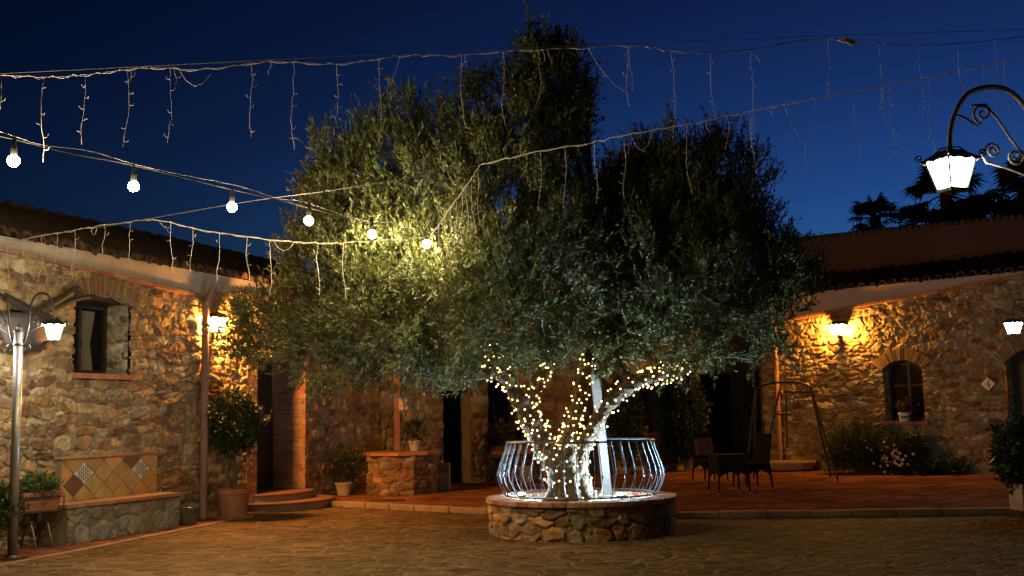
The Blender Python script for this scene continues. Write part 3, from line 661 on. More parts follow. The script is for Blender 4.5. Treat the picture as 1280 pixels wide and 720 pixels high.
# ------------------------------------------------------------------ lanterns and lamp posts
def spiral(c, r, turns, ux, uz, start=0, n=26, sgn=1):
    return [c + (ux*math.cos(start+sgn*2*math.pi*turns*i/n) + uz*math.sin(start+sgn*2*math.pi*turns*i/n))*(r*(1-.82*i/n)) for i in range(n+1)]
def lantern(parent, top, k, glow, rz=0.0, iron=M_iron, curls=True, name='lantern'):
    """tapered four-sided lantern hanging from `top`, k = scale"""
    Rz = Matrix.Rotation(rz, 3, 'Z'); T = Vector(top); H = .24*k; a, b = .135*k, .08*k; zt = -.09*k
    def q(x, y, z): return T + Rz @ Vector((x, y, z))
    m = MB()
    for sx in (-1, 1):
        for sy in (-1, 1): m.tube([q(sx*a, sy*a, zt), q(sx*b, sy*b, zt-H)], .009*k, 4)
    for (w, z) in ((a, zt), (b, zt-H)):
        c4 = [q(-w, -w, z), q(w, -w, z), q(w, w, z), q(-w, w, z)]
        for i in range(4): m.tube([c4[i], c4[(i+1) % 4]], .009*k, 4)
    m.box(q(0, 0, zt-H-.012*k), (b*2.1, b*2.1, .02*k), Rz); m.sphere(q(0, 0, zt-H-.035*k), .016*k)
    fr = m.build(name, iron, parent)
    m = MB(); g = .94
    lo = [q(sx*b*g, sy*b*g, zt-H+.01*k) for sx, sy in ((-1,-1),(1,-1),(1,1),(-1,1))]; hi = [q(sx*a*g, sy*a*g, zt-.008*k) for sx, sy in ((-1,-1),(1,-1),(1,1),(-1,1))]
    m.add(lo+hi, ((0,3,2,1),(0,1,5,4),(1,2,6,5),(2,3,7,6),(3,0,4,7))); m.build('glass', glow, fr)
    m = MB(); n = 10                                        # hood with a wavy rim
    rim = []; rr = []
    for s_ in range(4):
        for i in range(n):
            t = i/n*2-1; x, y = ((t, -1), (1, t), (-t, 1), (-1, -t))[s_]
            rim.append(q(x*a*1.22, y*a*1.22, zt-.012*k+.012*k*math.cos(i/n*2*math.pi*3))); rr.append(q(x*a*.45, y*a*.45, zt+.075*k))
    N4 = 4*n; top4 = q(0, 0, zt+.09*k)
    m.add(rim+rr+[top4], [(i, (i+1) % N4, N4+(i+1) % N4, N4+i) for i in range(N4)] + [(N4+i, N4+(i+1) % N4, 2*N4) for i in range(N4)])
    o = m.build('hood', iron, fr); sd = o.modifiers.new('t', 'SOLIDIFY'); sd.thickness = .004*k
    if curls:
        m = MB()
        for i in range(4):
            d = Rz @ Vector((math.cos(math.pi/4+i*math.pi/2), math.sin(math.pi/4+i*math.pi/2), 0)); z = Vector((0, 0, 1))
            c = T + d*a*1.75 + z*(zt+.035*k)
            m.tube([T+z*(zt+.1*k), T+d*a*.5+z*(zt+.10*k), T+d*a*1.1+z*(zt+.03*k), T+d*a*1.5+z*(zt-.0*k)] + spiral(c, .035*k, 1.4, d, z, start=-math.pi*.75, n=14), .0065*k, 5)
        m.build('curl', iron, fr)
    return fr

def lamp_post(label, base, ztop_hook, glow, dirs, k=1.0, lk=.75, kx=1.0,  post=M_steel, iron=M_iron):
    t = thing('street_lamp', label, 'street lamp', base, 0, 'wrought iron lamp posts round the yard'); B = Vector(base)
    zh = ztop_hook; m = MB(); m.tube([B+Vector((0, 0, .02)), B+Vector((0, 0, zh-.12*k-B.z))], .052*k, 16); m.build('post', post, t, smooth=True)
    m = MB(); m.lathe([(.17, 0), (.17, .02), (.09, .025), (.075, .05)], B, 20); m.build('base', iron, t)
    for z in (-.30, -.14): m = MB(); m.lathe([(.06*k, z*k-.012), (.066*k, z*k), (.06*k, z*k+.012)], B+Vector((0, 0, zh-B.z)), 16); m.build('collar', iron, t)
    m = MB(); m.sphere(B+Vector((0, 0, zh-.10*k-B.z)), .035*k); m.build('finial', iron, t)
    for ang in dirs:
        d = Vector((math.cos(ang), math.sin(ang), 0)); z = Vector((0, 0, 1)); O = Vector((B.x, B.y, zh))
        L = lambda r, h: O + d*r*k*kx + z*h*k
        m = MB(); path = [L(.05, -.30), L(.085, -.22), L(.115, -.08), L(.125, .08), L(.145, .2), L(.20, .285), L(.27, .30), L(.34, .265), L(.385, .17), L(.405, .07), L(.41, -.03)]
        m.tube(smoothpath(path, [1]*len(path), 4)[0], .0125*k, 8)
        m.tube([L(.385, .17)] + [L(.35, .15), L(.31, .11)] + spiral(L(.29, .17), .05*k, 1.5, d, z, -1.4, 18, 1), .006*k, 6)
        m.tube([L(.33, .21), L(.28, .215), L(.24, .14), L(.2, .04), L(.165, -.03)] + spiral(L(.19, -.045), .045*k, 1.5, d, z, math.pi*.8, 18, 1), .0065*k, 6)
        m.tube([L(.05, -.25), L(.12, -.16), L(.22, -.10), L(.29, -.07), L(.305, -.02)] + spiral(L(.265, -.015), .04*k, 1.6, d, z, 0, 18, 1), .0065*k, 6)
        m.tube(spiral(L(.10, -.34), .05*k, 1.6, d, z, math.pi*.9, 20, -1), .0065*k, 6)
        m.build('arm', iron, t, smooth=True)
        lantern(t, L(.41, 0), lk, glow, ang+.35)
    return t
pl_ = G(15, 699); hk = P(71, 398, pl_.y); kL = .95
lamp_post('steel lamp post at the left edge with a white lantern, beside the terracotta trough', (pl_.x, pl_.y, 0), hk.z, M_lanL, [.0, math.pi], lk=.76, k=abs(hk.x-pl_.x-.0)/.41*.93)
hk = P(1187, 186, 5.8); bx = hk.x + .41*1.1*1.42
lamp_post('large bright lantern on a curled iron arm close by at the upper right corner', (bx, 5.8, 0), hk.z, M_lanR, [math.pi, .0], k=1.1, lk=.66, kx=1.42, iron=M_lit_iron)
hk = P(1266, 398, 18.0)
lamp_post('small distant white lantern on a curled iron arm in front of the right stone wall', (hk.x+.41, 18.0, PZ), hk.z, M_lanF, [math.pi, 0], k=1.0)

def wall_lamp(label, w, x, y, out, glow, k=1.0):
    u, z = w.uz(x, y)
    for _ in range(4):                                      # shift so that it is seen at (x, y) although it stands out from the wall
        q = w.p(u, z, out); d = CR.transposed() @ (q - CAM); px = 640 + F*d.x/-d.z; py = 360 - F*d.y/-d.z
        Dp = -d.z; ca = abs((CR.transposed() @ w.d).x); u += (x-px)*Dp/F/ca; z -= (py-y)*-Dp/F*1.0*-1 if False else (y-py)*Dp/F
    t = thing('wall_lantern', label, 'wall lamp', w.p(u, z, .05), 0, 'amber wall lanterns'); zz = Vector((0, 0, 1))
    m = MB(); m.lathe([(.05, -.3), (.055, -.2), (.05, -.1)], w.p(u, z, .06), 10)
    m.tube([w.p(u, z-.22, .05), w.p(u, z-.28, out*.5), w.p(u, z-.24, out), w.p(u, z-.17, out)], .012, 6)
    m.tube(spiral(w.p(u, z-.33, out*.55), .045, 1.4, w.n, zz, 1.5), .007, 6)
    m.build('bracket', M_iron, t)
    lantern(t, w.p(u, z+.17*k, out), k, glow, math.atan2(w.d.y, w.d.x), curls=False)
    return t
wall_lamp('amber wall lantern glowing beside the rust coloured downpipe on the left house', LW, 269, 402, .17, M_ambL, .95)
wall_lamp('amber wall lantern glowing under the eave of the right stone house', RW, 1047, 410, .19, M_ambR, 1.0)

# ------------------------------------------------------------------ tiled bench
BN = thing('tiled_bench', 'stone bench with ochre diamond tile back against the left wall', 'bench', LW.p(2, 0, .3))
ub0 = LW.uz(62, 620)[0]; ub1 = LW.uz(187, 600)[0]
dpt = .52
ua = (G(72, 682) - LW.a).dot(LW.d); ub = (G(211, 660) - LW.a).dot(LW.d); SZ = .50
BF = Wall((LW.p(ua, 0, dpt).x, LW.p(ua, 0, dpt).y), (LW.p(ub, 0, dpt).x, LW.p(ub, 0, dpt).y))
CM = dict(pal=np.array([(.26,.23,.18),(.22,.195,.15),(.29,.26,.20),(.20,.17,.13)]), depth=.018, mortar=(.16,.14,.11), chink=0)
stone_wall('front', BF, 0, [(0, SZ-.04), (BF.L, SZ-.04)], .012, [], 61, .26, .22, BN, **CM)
BS = Wall((LW.p(ub, 0, dpt).x, LW.p(ub, 0, dpt).y), (LW.p(ub, 0, 0).x, LW.p(ub, 0, 0).y))
stone_wall('side', BS, 0, [(0, SZ-.04), (BS.L, SZ-.04)], .02, [], 62, .30, .24, BN, **CM)
m = MB(); m.wbox(LW, ua+.01, ub-.01, 0, SZ-.045, .0, dpt-.005); m.build('core', M_kerb, BN)
m = MB(); n_ = 7
for i in range(n_): brick_col(m); m.wbox(LW, ua-.02+(ub-ua+.04)*i/n_+.003, ua-.02+(ub-ua+.04)*(i+1)/n_-.003, SZ-.045, SZ, .08, dpt+.035)
m.build('seat', M_tileA, BN)
bz1 = LW.uz(120, 571)[1]; bu0 = LW.uz(62, 600)[0]+.05; bu1 = LW.uz(187, 600)[0]
bz1 = SZ+.55
m = MB(); m.cc = (.36, .30, .22); m.wbox(LW, bu0, bu1, SZ-.02, bz1, .02, .125); m.build('backrest', M_kerb, BN)
# diamond tiles clipped to the panel
def clip(poly, f):
    out = []
    for i in range(len(poly)):
        a, b = poly[i], poly[(i+1) % len(poly)]; fa, fb = f(a), f(b)
        if fa >= 0: out.append(a)
        if fa*fb < 0: t = fa/(fa-fb); out.append((a[0]+(b[0]-a[0])*t, a[1]+(b[1]-a[1])*t))
    return out
Wd = bu1-bu0; Ht = bz1-SZ; hx = Wd*.0983; hz = Ht*.27; OC = [(.40,.24,.09),(.44,.27,.10),(.36,.21,.08),(.42,.25,.11)]
mt = MB(); mws = []
for i in range(-4, 10):
    for j in range(-4, 4):
        if (i+j) % 2: continue
        cx = bu0 + Wd*.22 + hx*i; czz = SZ + Ht*.64 + hz*j; g_ = .955
        q = [(cx, czz-hz*g_), (cx+hx*g_, czz), (cx, czz+hz*g_), (cx-hx*g_, czz)]
        for f in (lambda p: p[0]-bu0-.015, lambda p: bu1-.015-p[0], lambda p: p[1]-SZ-.006, lambda p: bz1-.012-p[1]):
            if q: q = clip(q, f)
        if len(q) < 3: continue
        isw = (i, j) in ((0, 0), (6, 0))
        tgt = MB() if isw else mt
        if isw: mp = MB(); mws.append((tgt, mp))
        if not isw: tgt.cc = tuple(k*random.uniform(.85, 1.15) for k in (random.choice(OC) if (i, j) not in ((-1, -1), (5, 1)) else (.16, .07, .035)))
        vs = [LW.p(u, z, .12) for u, z in q] + [LW.p(u, z, .137) for u, z in q]; n_ = len(q)
        tgt.add(vs, [tuple(range(n_, 2*n_))] + [(k, (k+1) % n_, n_+(k+1) % n_, n_+k) for k in range(n_)])
        if isw:
            for a in range(-2, 3):
                for b in range(-2, 3):
                    if abs(a)+abs(b) > 3: continue
                    u_, z_ = cx+hx*(a+b)*.2*.95, czz+hz*(a-b)*.2*.95
                    if abs(u_-cx)/hx + abs(z_-czz)/hz > .86: continue
                    for s_ in range(6):
                        c0 = 2*math.pi*s_/6; mp.tube([LW.p(u_+.022*math.cos(c0), z_+.022*math.sin(c0), .139), LW.p(u_+.022*math.cos(c0+1.05), z_+.022*math.sin(c0+1.05), .139)], .004, 4)
mt.build('diamond_tiles', M_tileA, BN); M_bg = mat('brown_glaze', (.13, .09, .07), .5, var=(9, .1))
for q_, p_ in mws: wt = q_.build('patterned_tile', M_white, BN); p_.build('pattern', M_bg, wt)
m = MB(); n_ = 8
for i in range(n_): brick_col(m); m.wbox(LW, bu0-.02+(Wd+.04)*i/n_+.002, bu0-.02+(Wd+.04)*(i+1)/n_-.002, bz1, bz1+.03, .0, .16)
m.build('cap', M_brick, BN)

# ------------------------------------------------------------------ foliage helpers
def leaves(Pt, D, size, wid, cols, rg, lens=1.0):
    """Pt (n,3) base points, D (n,3) directions -> diamond leaf quads"""
    n = len(Pt); D = D/np.linalg.norm(D, axis=1, keepdims=True); r = rg.normal(size=(n, 3)); s = np.cross(D, r); s /= np.linalg.norm(s, axis=1, keepdims=True)+1e-9
    L = size*rg.uniform(.5, 1.4, (n, 1)); w = wid*rg.uniform(.8, 1.2, (n, 1)); nn = np.cross(D, s)
    V = np.stack([Pt, Pt + D*L*.5 + s*w*.5 + nn*L*.05, Pt + D*L, Pt + D*L*.5 - s*w*.5 + nn*L*.05], 1).reshape(-1, 3)
    Q = np.arange(4*n).reshape(n, 4); ci = rg.integers(0, len(cols), n); C = np.array(cols)[ci]*rg.uniform(.75, 1.25, (n, 1)); C = np.repeat(C, 4, 0)
    return V, Q, C
def sprigs(base, dirs, length, nl, size, wid, cols, rg, spread=.9):
    """sprigs of nl leaves along curved twigs"""
    n = len(base); dirs = dirs/np.linalg.norm(dirs, axis=1, keepdims=True); L = length*rg.uniform(.6, 1.25, (n, 1))
    t = (np.arange(nl)+.5)/nl; droop = rg.normal(0, .16, (n, 3))
    Pt = base[:, None] + dirs[:, None]*L[:, None]*t[None, :, None] + droop[:, None]*(t**2)[None, :, None]*L[:, None]
    tw = dirs[:, None]*1.0 + rg.normal(0, spread*.55, (n, nl, 3)); 
    V, Q, C = leaves(Pt.reshape(-1, 3), tw.reshape(-1, 3), size, wid, cols, rg)
    cs = np.repeat(rg.uniform(.5, 1.35, n), nl*4)[:, None]; return V, Q, C*cs
def bush(name, label, cat, c, r, n, cols, seed, size=.07, wid=.03, up=.6, length=.2, nl=10, root=None, part='foliage', stems=True, group=None, mt=None, hollow=.35):
    rg = np.random.default_rng(seed); c = np.array(c); t = root
    if t is None:
        t = thing(name, label, cat, (c[0], c[1], max(0, c[2]-r[2])), 0, group)
    d = rg.normal(size=(n, 3)); d /= np.linalg.norm(d, axis=1, keepdims=True); rad = (hollow + (1-hollow)*rg.random(n)**.6)[:, None]
    lump = 1 + .18*np.sin(d[:, :1]*5+seed)*np.cos(d[:, 2:]*6+seed*2)
    B = c + d*rad*np.array(r)*lump*.85; dd = d*.8 + np.array((0, 0, up)) + rg.normal(0, .35, (n, 3))
    V, Q, C = sprigs(B, dd, length, nl, size, wid, cols, rg); o = npmesh(part, V, Q, C, mt or M_green, t)
    if stems:
        m = MB()
        for i in range(14):
            a = Vector((c[0]+random.uniform(-.15, .15)*r[0], c[1]+random.uniform(-.15, .15)*r[1], max(0.02, c[2]-r[2]))); e = Vector(c) + Vector((random.uniform(-.6, .6)*r[0], random.uniform(-.6, .6)*r[1], random.uniform(-.2, .6)*r[2]))
            m.tube([a, (a+e)/2+Vector((0, 0, .05)), e], [.018, .012, .005], 5)
        m.build('stem', M_twig, t)
    return t
OL = [(.085,.095,.022),(.10,.11,.028),(.06,.07,.018),(.13,.135,.045),(.09,.105,.022),(.17,.17,.09)]
GR = [(.022,.038,.012),(.034,.052,.017),(.02,.032,.012),(.04,.056,.02)]

# ------------------------------------------------------------------ the olive tree
TY = 14.6; TC = P(727, 640, TY)
OT = thing('olive_tree', 'big old olive tree growing out of the round stone planter', 'olive tree', (TC.x, TC.y, .36))
limbs = {
 'a': [(703,634,.02,.16),(700,606,-.02,.15),(694,580,-.05,.155),(681,556,-.08,.15),(663,526,-.14,.125),(647,496,-.18,.11),(632,468,-.22,.09),(616,440,-.26,.08),(596,405,-.3,.06),(565,355,-.3,.045)],
 'b': [(714,634,-.06,.15),(711,600,-.08,.13),(708,572,-.1,.125),(712,545,-.05,.10),(720,515,0,.085),(729,482,.04,.075),(735,452,.06,.065),(742,415,.1,.065),(750,365,.1,.05),(748,300,.1,.035)],
 'c': [(739,634,.03,.13),(731,605,.02,.095),(726,578,-.02,.10),(732,552,-.06,.105),(748,524,-.08,.095),(768,498,-.10,.095),(792,479,-.08,.10),(818,469,0,.09),(846,464,.1,.065),(880,440,.2,.05),(915,395,.25,.035)],
 'd': [(790,478,-.08,.08),(776,462,-.12,.065),(768,440,-.14,.05),(762,415,-.14,.045),(756,380,-.1,.04),(760,330,-.1,.03)],
 'e': [(655,520,-.16,.06),(668,495,-.05,.05),(682,468,.1,.045),(690,435,.2,.055),(700,380,.3,.04)],
 'f': [(640,485,-.2,.07),(620,468,-.35,.055),(590,462,-.5,.045),(550,450,-.6,.035),(500,430,-.6,.025)],
}
LP = {k: ([P(x, y, TY+d) for x, y, d, r in v], [r for *_, r in v]) for k, v in limbs.items()}
m = MB()
for k, (pt, rr) in LP.items():
    a, b = smoothpath(pt, rr); b = [q*(1+.10*math.sin(i*1.7)+.05*math.sin(i*4.1)) for i, q in enumerate(b)]; m.tube(a, b, 14)
for dx, dy, r in ((-.30, -.1, .08), (.34, -.06, .09), (.1, -.3, .07), (-.12, -.26, .07), (.25, .22, .07), (-.2, .25, .07)):   # root flares and flutes
    b0 = Vector((TC.x-.16, TC.y, .3)); m.tube([b0+Vector((dx*1.15, dy*1.15, 0)), b0+Vector((dx*.7, dy*.7, .16)), b0+Vector((dx*.45, dy*.5, .5)), b0+Vector((dx*.35, dy*.4, .9))], [r*1.2, r, r*.8, r*.4], 8)
tr = m.build('trunk', M_bark, OT, smooth=True)
rm = tr.modifiers.new('merge', 'REMESH'); rm.mode = 'VOXEL'; rm.voxel_size = .018; rm.use_smooth_shade = True
tx = bpy.data.textures.new('bark_relief', 'CLOUDS'); tx.noise_scale = .07; tx.noise_depth = 4
dp = tr.modifiers.new('relief', 'DISPLACE'); dp.texture = tx; dp.strength = .06; dp.mid_level = .6

# crown: clumps of upright sprigs in overlapping lobes (photo pixel centre, depth offset, radii)
lobes = [(672,70,0,26,26,.5),(708,74,.1,20,26,.5),(640,118,0,40,44,.8),(602,140,.1,36,40,.8),(712,140,.1,34,62,.9),(690,100,0,44,48,.8),(665,85,.0,20,48,.4),(715,100,.1,22,48,.5),(690,170,0,50,75,1.0),(640,160,-.2,52,72,1.0),(585,165,-.1,48,52,1.0),(530,165,0,50,52,1.0),(470,185,.1,45,48,.9),(425,205,.2,42,45,.9),
 (620,250,-.5,90,80,1.4),(535,250,-.3,95,75,1.4),(450,265,0,80,65,1.3),(395,260,.3,45,50,.9),(690,270,-.2,65,90,1.4),
 (560,335,-.7,110,75,1.4),(470,340,-.3,90,70,1.3),(400,335,.2,62,60,1.1),(370,390,.4,62,52,1.0),(330,405,.7,40,38,.7),(295,415,1.0,32,34,.5),(310,440,.9,35,26,.5),
 (640,345,-.8,100,80,1.4),(470,420,-.2,100,58,1.2),(560,425,-.5,90,55,1.2),(400,440,.3,65,45,.9),(530,470,-.4,60,26,.8),(630,425,-.5,70,40,1.0),
 (725,330,-.1,85,90,1.4),(725,410,.3,60,45,.9),(790,290,.2,70,90,1.4),(780,400,.1,70,55,1.1),
 (850,205,.4,40,52,.9),(825,225,.3,36,60,.9),(885,215,.5,48,55,.9),(925,215,.5,32,50,.7),(870,270,.3,80,70,1.3),(935,265,.5,48,48,.9),
 (860,350,0,100,70,1.4),(930,345,.3,72,65,1.1),(990,340,.5,36,24,.6),(1010,350,.6,22,12,.3),(850,420,0,90,45,1.1),(690,430,.2,60,32,.8),(760,425,.1,60,32,.9),(810,425,.1,60,32,.9),(930,410,.3,58,45,.9),(965,440,.4,30,24,.5),(965,320,.4,45,50,.8),(960,380,.4,45,45,.8),(795,250,.3,55,60,1.1),(890,300,.1,80,80,1.3),(810,340,-.2,80,80,1.3),(770,225,.5,30,36,.8),(800,220,.4,36,40,.9)]
rg = np.random.default_rng(5); BP = []; BD = []
ctr = np.array(P(690, 330, TY)); vis = []
for (x, y, d, rx, ry, rd) in lobes:
    c = np.array(P(x, y, TY+d)); k = (TY+d)/F; RX, RZ = rx*k, ry*k; vol = RX*RZ*rd
    nclump = max(5, int(vol*58)); per = 19
    q = rg.normal(size=(nclump, 3)); q /= np.linalg.norm(q, axis=1, keepdims=True); rad = (.25+.75*rg.random(nclump)**.5)[:, None]
    cc = c + q*rad*np.array((RX, rd, RZ))*.86
    b = np.repeat(cc, per, 0) + rg.normal(0, .075, (nclump*per, 3))*np.array((1, 1, 1.35)); out = np.repeat(q, per, 0)*.55
    dd = out + np.array((0, 0, .85)) + rg.normal(0, .38, (len(b), 3))
    if y > 400: dd = out*1.2 + np.array((0, 0, .15)) + rg.normal(0, .5, (len(b), 3))
    BP.append(b); BD.append(dd)
BP = np.concatenate(BP); BD = np.concatenate(BD)
keep = np.ones(len(BP), bool)
for x, y, Y in ((465, 293, 12.8), (533, 305, 13.2)):       # the bulbs hang clear of the leaves
    keep &= np.linalg.norm(BP - np.array(P(x, y+6, Y-.12)), axis=1) > .25
BP = BP[keep]; BD = BD[keep]; print('sprigs', len(BP))
V, Q, C = sprigs(BP, BD, .25, 16, .068, .019, OL, rg, spread=.85)
npmesh('crown', V, Q, C, M_leaf, OT)
m = MB()                                                    # branches inside the crown
for (x, y, d, rx, ry, rd) in lobes:
    e = P(x, y-ry*.35, TY+d)
    st = min((p for k in 'abcdef' for p in LP[k][0][4:]), key=lambda p: (p-e).length + max(0, p.z-e.z)*2)
    mid = st.lerp(e, .5)+Vector((random.uniform(-.12, .12), random.uniform(-.12, .12), -.10)); a, b = smoothpath([st, mid, e], [.035, .024, .008]); m.tube(a, b, 6)
    for j in range(4):
        f_ = P(x+random.uniform(-.8, .8)*rx, y+random.uniform(-.8, .6)*ry, TY+d+random.uniform(-.7, .7)*rd); m.tube([mid, mid.lerp(f_, .5)+Vector((0, 0, -.05)), f_], [.014, .010, .004], 5)
m.build('branches', M_twig, OT)

# planter, gravel, railing, prop
PC = (TC.x-.0, TC.y); PR = 1.18
PN = thing('round_planter', 'low round stone planter with a red brick rim around the olive trunk', 'planter', (PC[0], PC[1], 0))
stone_ring('wall', PC, PR-.03, -.02, .40, .012, 71, .25, .155, PN, depth=.045, pal=PAL*np.array((1.05,.82,.62)), mortar=(.24,.18,.11), chink=.12)
m = MB(); N = 46
for i in range(N):
    a0, a1 = 2*math.pi*i/N+.004, 2*math.pi*(i+1)/N-.004; brick_col(m); j = random.uniform(-.004, .004)
    r0, r1 = .93, PR+.045+j*2
    vs = [(PC[0]+r*math.cos(a), PC[1]+r*math.sin(a), z) for z in (.40, .455+j) for r, a in ((r0, a0), (r1, a0), (r1, a1), (r0, a1))]
    m.add(vs, ((0,3,2,1),(4,5,6,7),(0,1,5,4),(1,2,6,5),(2,3,7,6),(3,0,4,7)))
m.build('rim', M_brick, PN, bevel=.006)
m = MB(); N = 64
vs = [(PC[0]+.935*math.cos(2*math.pi*k/N), PC[1]+.935*math.sin(2*math.pi*k/N), z) for z in (.30, .45) for k in range(N)]
m.add(vs, [(k, N+k, N+(k+1) % N, (k+1) % N) for k in range(N)]); m.build('inner_wall', mat('white_plaster', (.72, .72, .70), .85, bump=(20, .3, .005), var=(6, .1)), PN)
m = MB(); vs = [(PC[0], PC[1], .40)]; fs = []; K = 12
for j in range(1, K+1):
    for k in range(48): r = .94*j/K; a = 2*math.pi*k/48; vs.append((PC[0]+r*math.cos(a), PC[1]+r*math.sin(a), .405-.02*(j/K)+.008*math.sin(k*7.3+j*5)))
fs = [(0, 1+k, 1+(k+1) % 48) for k in range(48)] + [(1+(j-1)*48+k, 1+j*48+k, 1+j*48+(k+1) % 48, 1+(j-1)*48+(k+1) % 48) for j in range(1, K) for k in range(48)]
m.add(vs, fs); m.build('gravel', M_gravel, PN, smooth=True)
RL = thing('tree_railing', 'belly shaped wrought iron railing standing on the planter rim around the trunk', 'railing', (PC[0], PC[1], .455))
prof = [(.955, .462), (.985, .50), (1.045, .60), (1.075, .70), (1.07, .77), (1.03, .90), (.985, 1.03), (.945, 1.15)]
pp, _ = smoothpath([Vector((r, 0, z)) for r, z in prof], [1]*len(prof), 3); NBR = 44
for k in range(NBR):
    a = 2*math.pi*(k+.3)/NBR; ca, sa = math.cos(a), math.sin(a); m = MB()
    m.tube([(PC[0]+p.x*ca, PC[1]+p.x*sa, p.z) for p in pp], .0052, 6); m.sphere((PC[0]+1.072*ca, PC[1]+1.072*sa, .745), .016, 8, 6)
    m.build('bar', M_rail, RL, smooth=True)
def hoop(r, z, t, n=72): m = MB(); m.tube([(PC[0]+r*math.cos(2*math.pi*k/n), PC[1]+r*math.sin(2*math.pi*k/n), z) for k in range(n+1)], t, 6, cap=False); return m
hoop(.945, 1.155, .014).build('top_rail', M_rail, RL); hoop(.965, .485, .010).build('bottom_rail', M_rail, RL)
m = MB()
a, b = P(759, 616, TY+.70), P(741, 440, TY+.70); d = (b-a); Mx = d.to_track_quat('Z', 'Y').to_matrix()
m.box((a+b)/2, (.165, .12, d.length), Mx); tag(m.build('tree_prop', M_wood, bevel=.008), 'pale leaning timber prop supporting the olive tree behind its trunk', 'prop')
# flood lights in the planter
def flood(label, x, y, aim, s, col):
    t = thing('floodlight', label, 'floodlight', (x, y, .40), 0, 'floodlights in the planter'); c = Vector((x, y, .48)); d = (Vector(aim)-c).normalized(); Mx = d.to_track_quat('Z', 'Y').to_matrix()
    m = MB(); m.box(c-d*.022, (s*1.25, s*1.25, .04), Mx); m.build('housing', M_iron, t, bevel=.004)
    m = MB(); m.tube([c+Mx@Vector((-s*.7, 0, -.02)), Vector((x-s*.6, y, .41)), Vector((x+s*.6, y, .41)), c+Mx@Vector((s*.7, 0, -.02))], .006, 5); m.build('bracket', M_iron, t)
    m = MB(); m.box(c+d*.004, (s, s, .008), Mx); m.build('lens', M_flood, t); return t
flood('white floodlight in the planter right of the trunk, aimed up at it', TC.x+.50, TC.y-.20, (TC.x+.30, TC.y-.35, 3.0), .075, None)
flood('small white floodlight in the planter left of the trunk, lighting the pale gravel', TC.x-.76, TC.y+.18, (TC.x-.95, TC.y+.1, 2.5), .055, None)

# ------------------------------------------------------------------ fairy lights wound on the limbs
fb = MB(); fb.sphere((0, 0, 0), .0115, 6, 4); FME = None
def fairy(key, label, i0, i1, pitch, nmax, seed, side=0.0):
    global FME
    rd = random.Random(seed); pt, rr = smoothpath(*LP[key], sub=10); n = len(pt); i0 = int(i0*(n-1)); i1 = int(i1*(n-1)); pt = pt[i0:i1]; rr = rr[i0:i1]
    Ls = [0]
    for a, b in zip(pt[:-1], pt[1:]): Ls.append(Ls[-1]+(b-a).length)
    t = thing('fairy_light_string', label, 'fairy lights', pt[0], 0, 'warm fairy lights wound around the olive limbs'); T = Ls[-1]; path = []; steps_ = int(T/pitch*22)
    for k in range(steps_+1):
        s = T*k/steps_; i = max(j for j in range(len(Ls)) if Ls[j] <= s+1e-9); i = min(i, len(pt)-2); f = (s-Ls[i])/max(1e-6, Ls[i+1]-Ls[i]); c = pt[i].lerp(pt[i+1], f); r = rr[i]*(1-f)+rr[i+1]*f
        tg = (pt[i+1]-pt[i]).normalized(); a = tg.cross(Vector((0, 1, 0))).normalized(); b = a.cross(tg)
        an = 2*math.pi*s/pitch+side; path.append(c+(a*math.cos(an)+b*math.sin(an))*(r+.03)+Vector((rd.gauss(0, .006), rd.gauss(0, .006), rd.gauss(0, .012))))
    m = MB(); m.tube(path, .0028, 4); m.build('wire', M_cable, t)
    step = max(1, len(path)/nmax); k = 0.0; c = 0
    while k < len(path)-1 and c < nmax:
        p = path[int(k)] + Vector((rd.gauss(0, .012), -abs(rd.gauss(0, .012)), rd.gauss(0, .016)))
        loc = WMof(t).inverted() @ p
        if FME is None:
            o = fb.build('bulb', M_fairy, t, local=True); FME = o.data; first = o
        else: o = bpy.data.objects.new('bulb', FME); COL.objects.link(o); o.parent = t
        o.location = loc; k += step*rd.uniform(.6, 1.4); c += 1
fairy('a', 'warm fairy lights wound around the left limb of the olive', .38, .84, .15, 84, 1)
fairy('b', 'warm fairy lights wound around the middle limb of the olive', .32, .72, .18, 66, 2)
fairy('c', 'dense warm fairy lights along the right limb reaching out over the prop', .30, .88, .14, 88, 3)
fairy('a', 'sparse warm fairy lights around the lower left trunk of the olive', .02, .40, .19, 46, 4, 1.0)
fairy('c', 'sparse warm fairy lights around the white lit right foot of the trunk', .02, .32, .22, 24, 5)
fairy('b', 'warm fairy lights around the front middle of the trunk below the fork', .03, .36, .21, 30, 6, 2.0)
fairy('e', 'warm fairy lights on the thin limb between left and middle limb', .15, .75, .2, 36, 7)
fairy('f', 'warm fairy lights on the low leftmost branch of the olive', .0, .45, .2, 26, 8)
fairy('c', 'cluster of warm fairy lights at the far tip of the right limb', .62, .82, .11, 46, 9, 1.6)

fairy('a', 'dense warm fairy lights bunched at the fork where the left limb begins', .26, .50, .085, 64, 10, 2.2)
fairy('b', 'dense warm fairy lights bunched at the fork under the middle limb', .24, .46, .10, 44, 11, .7)

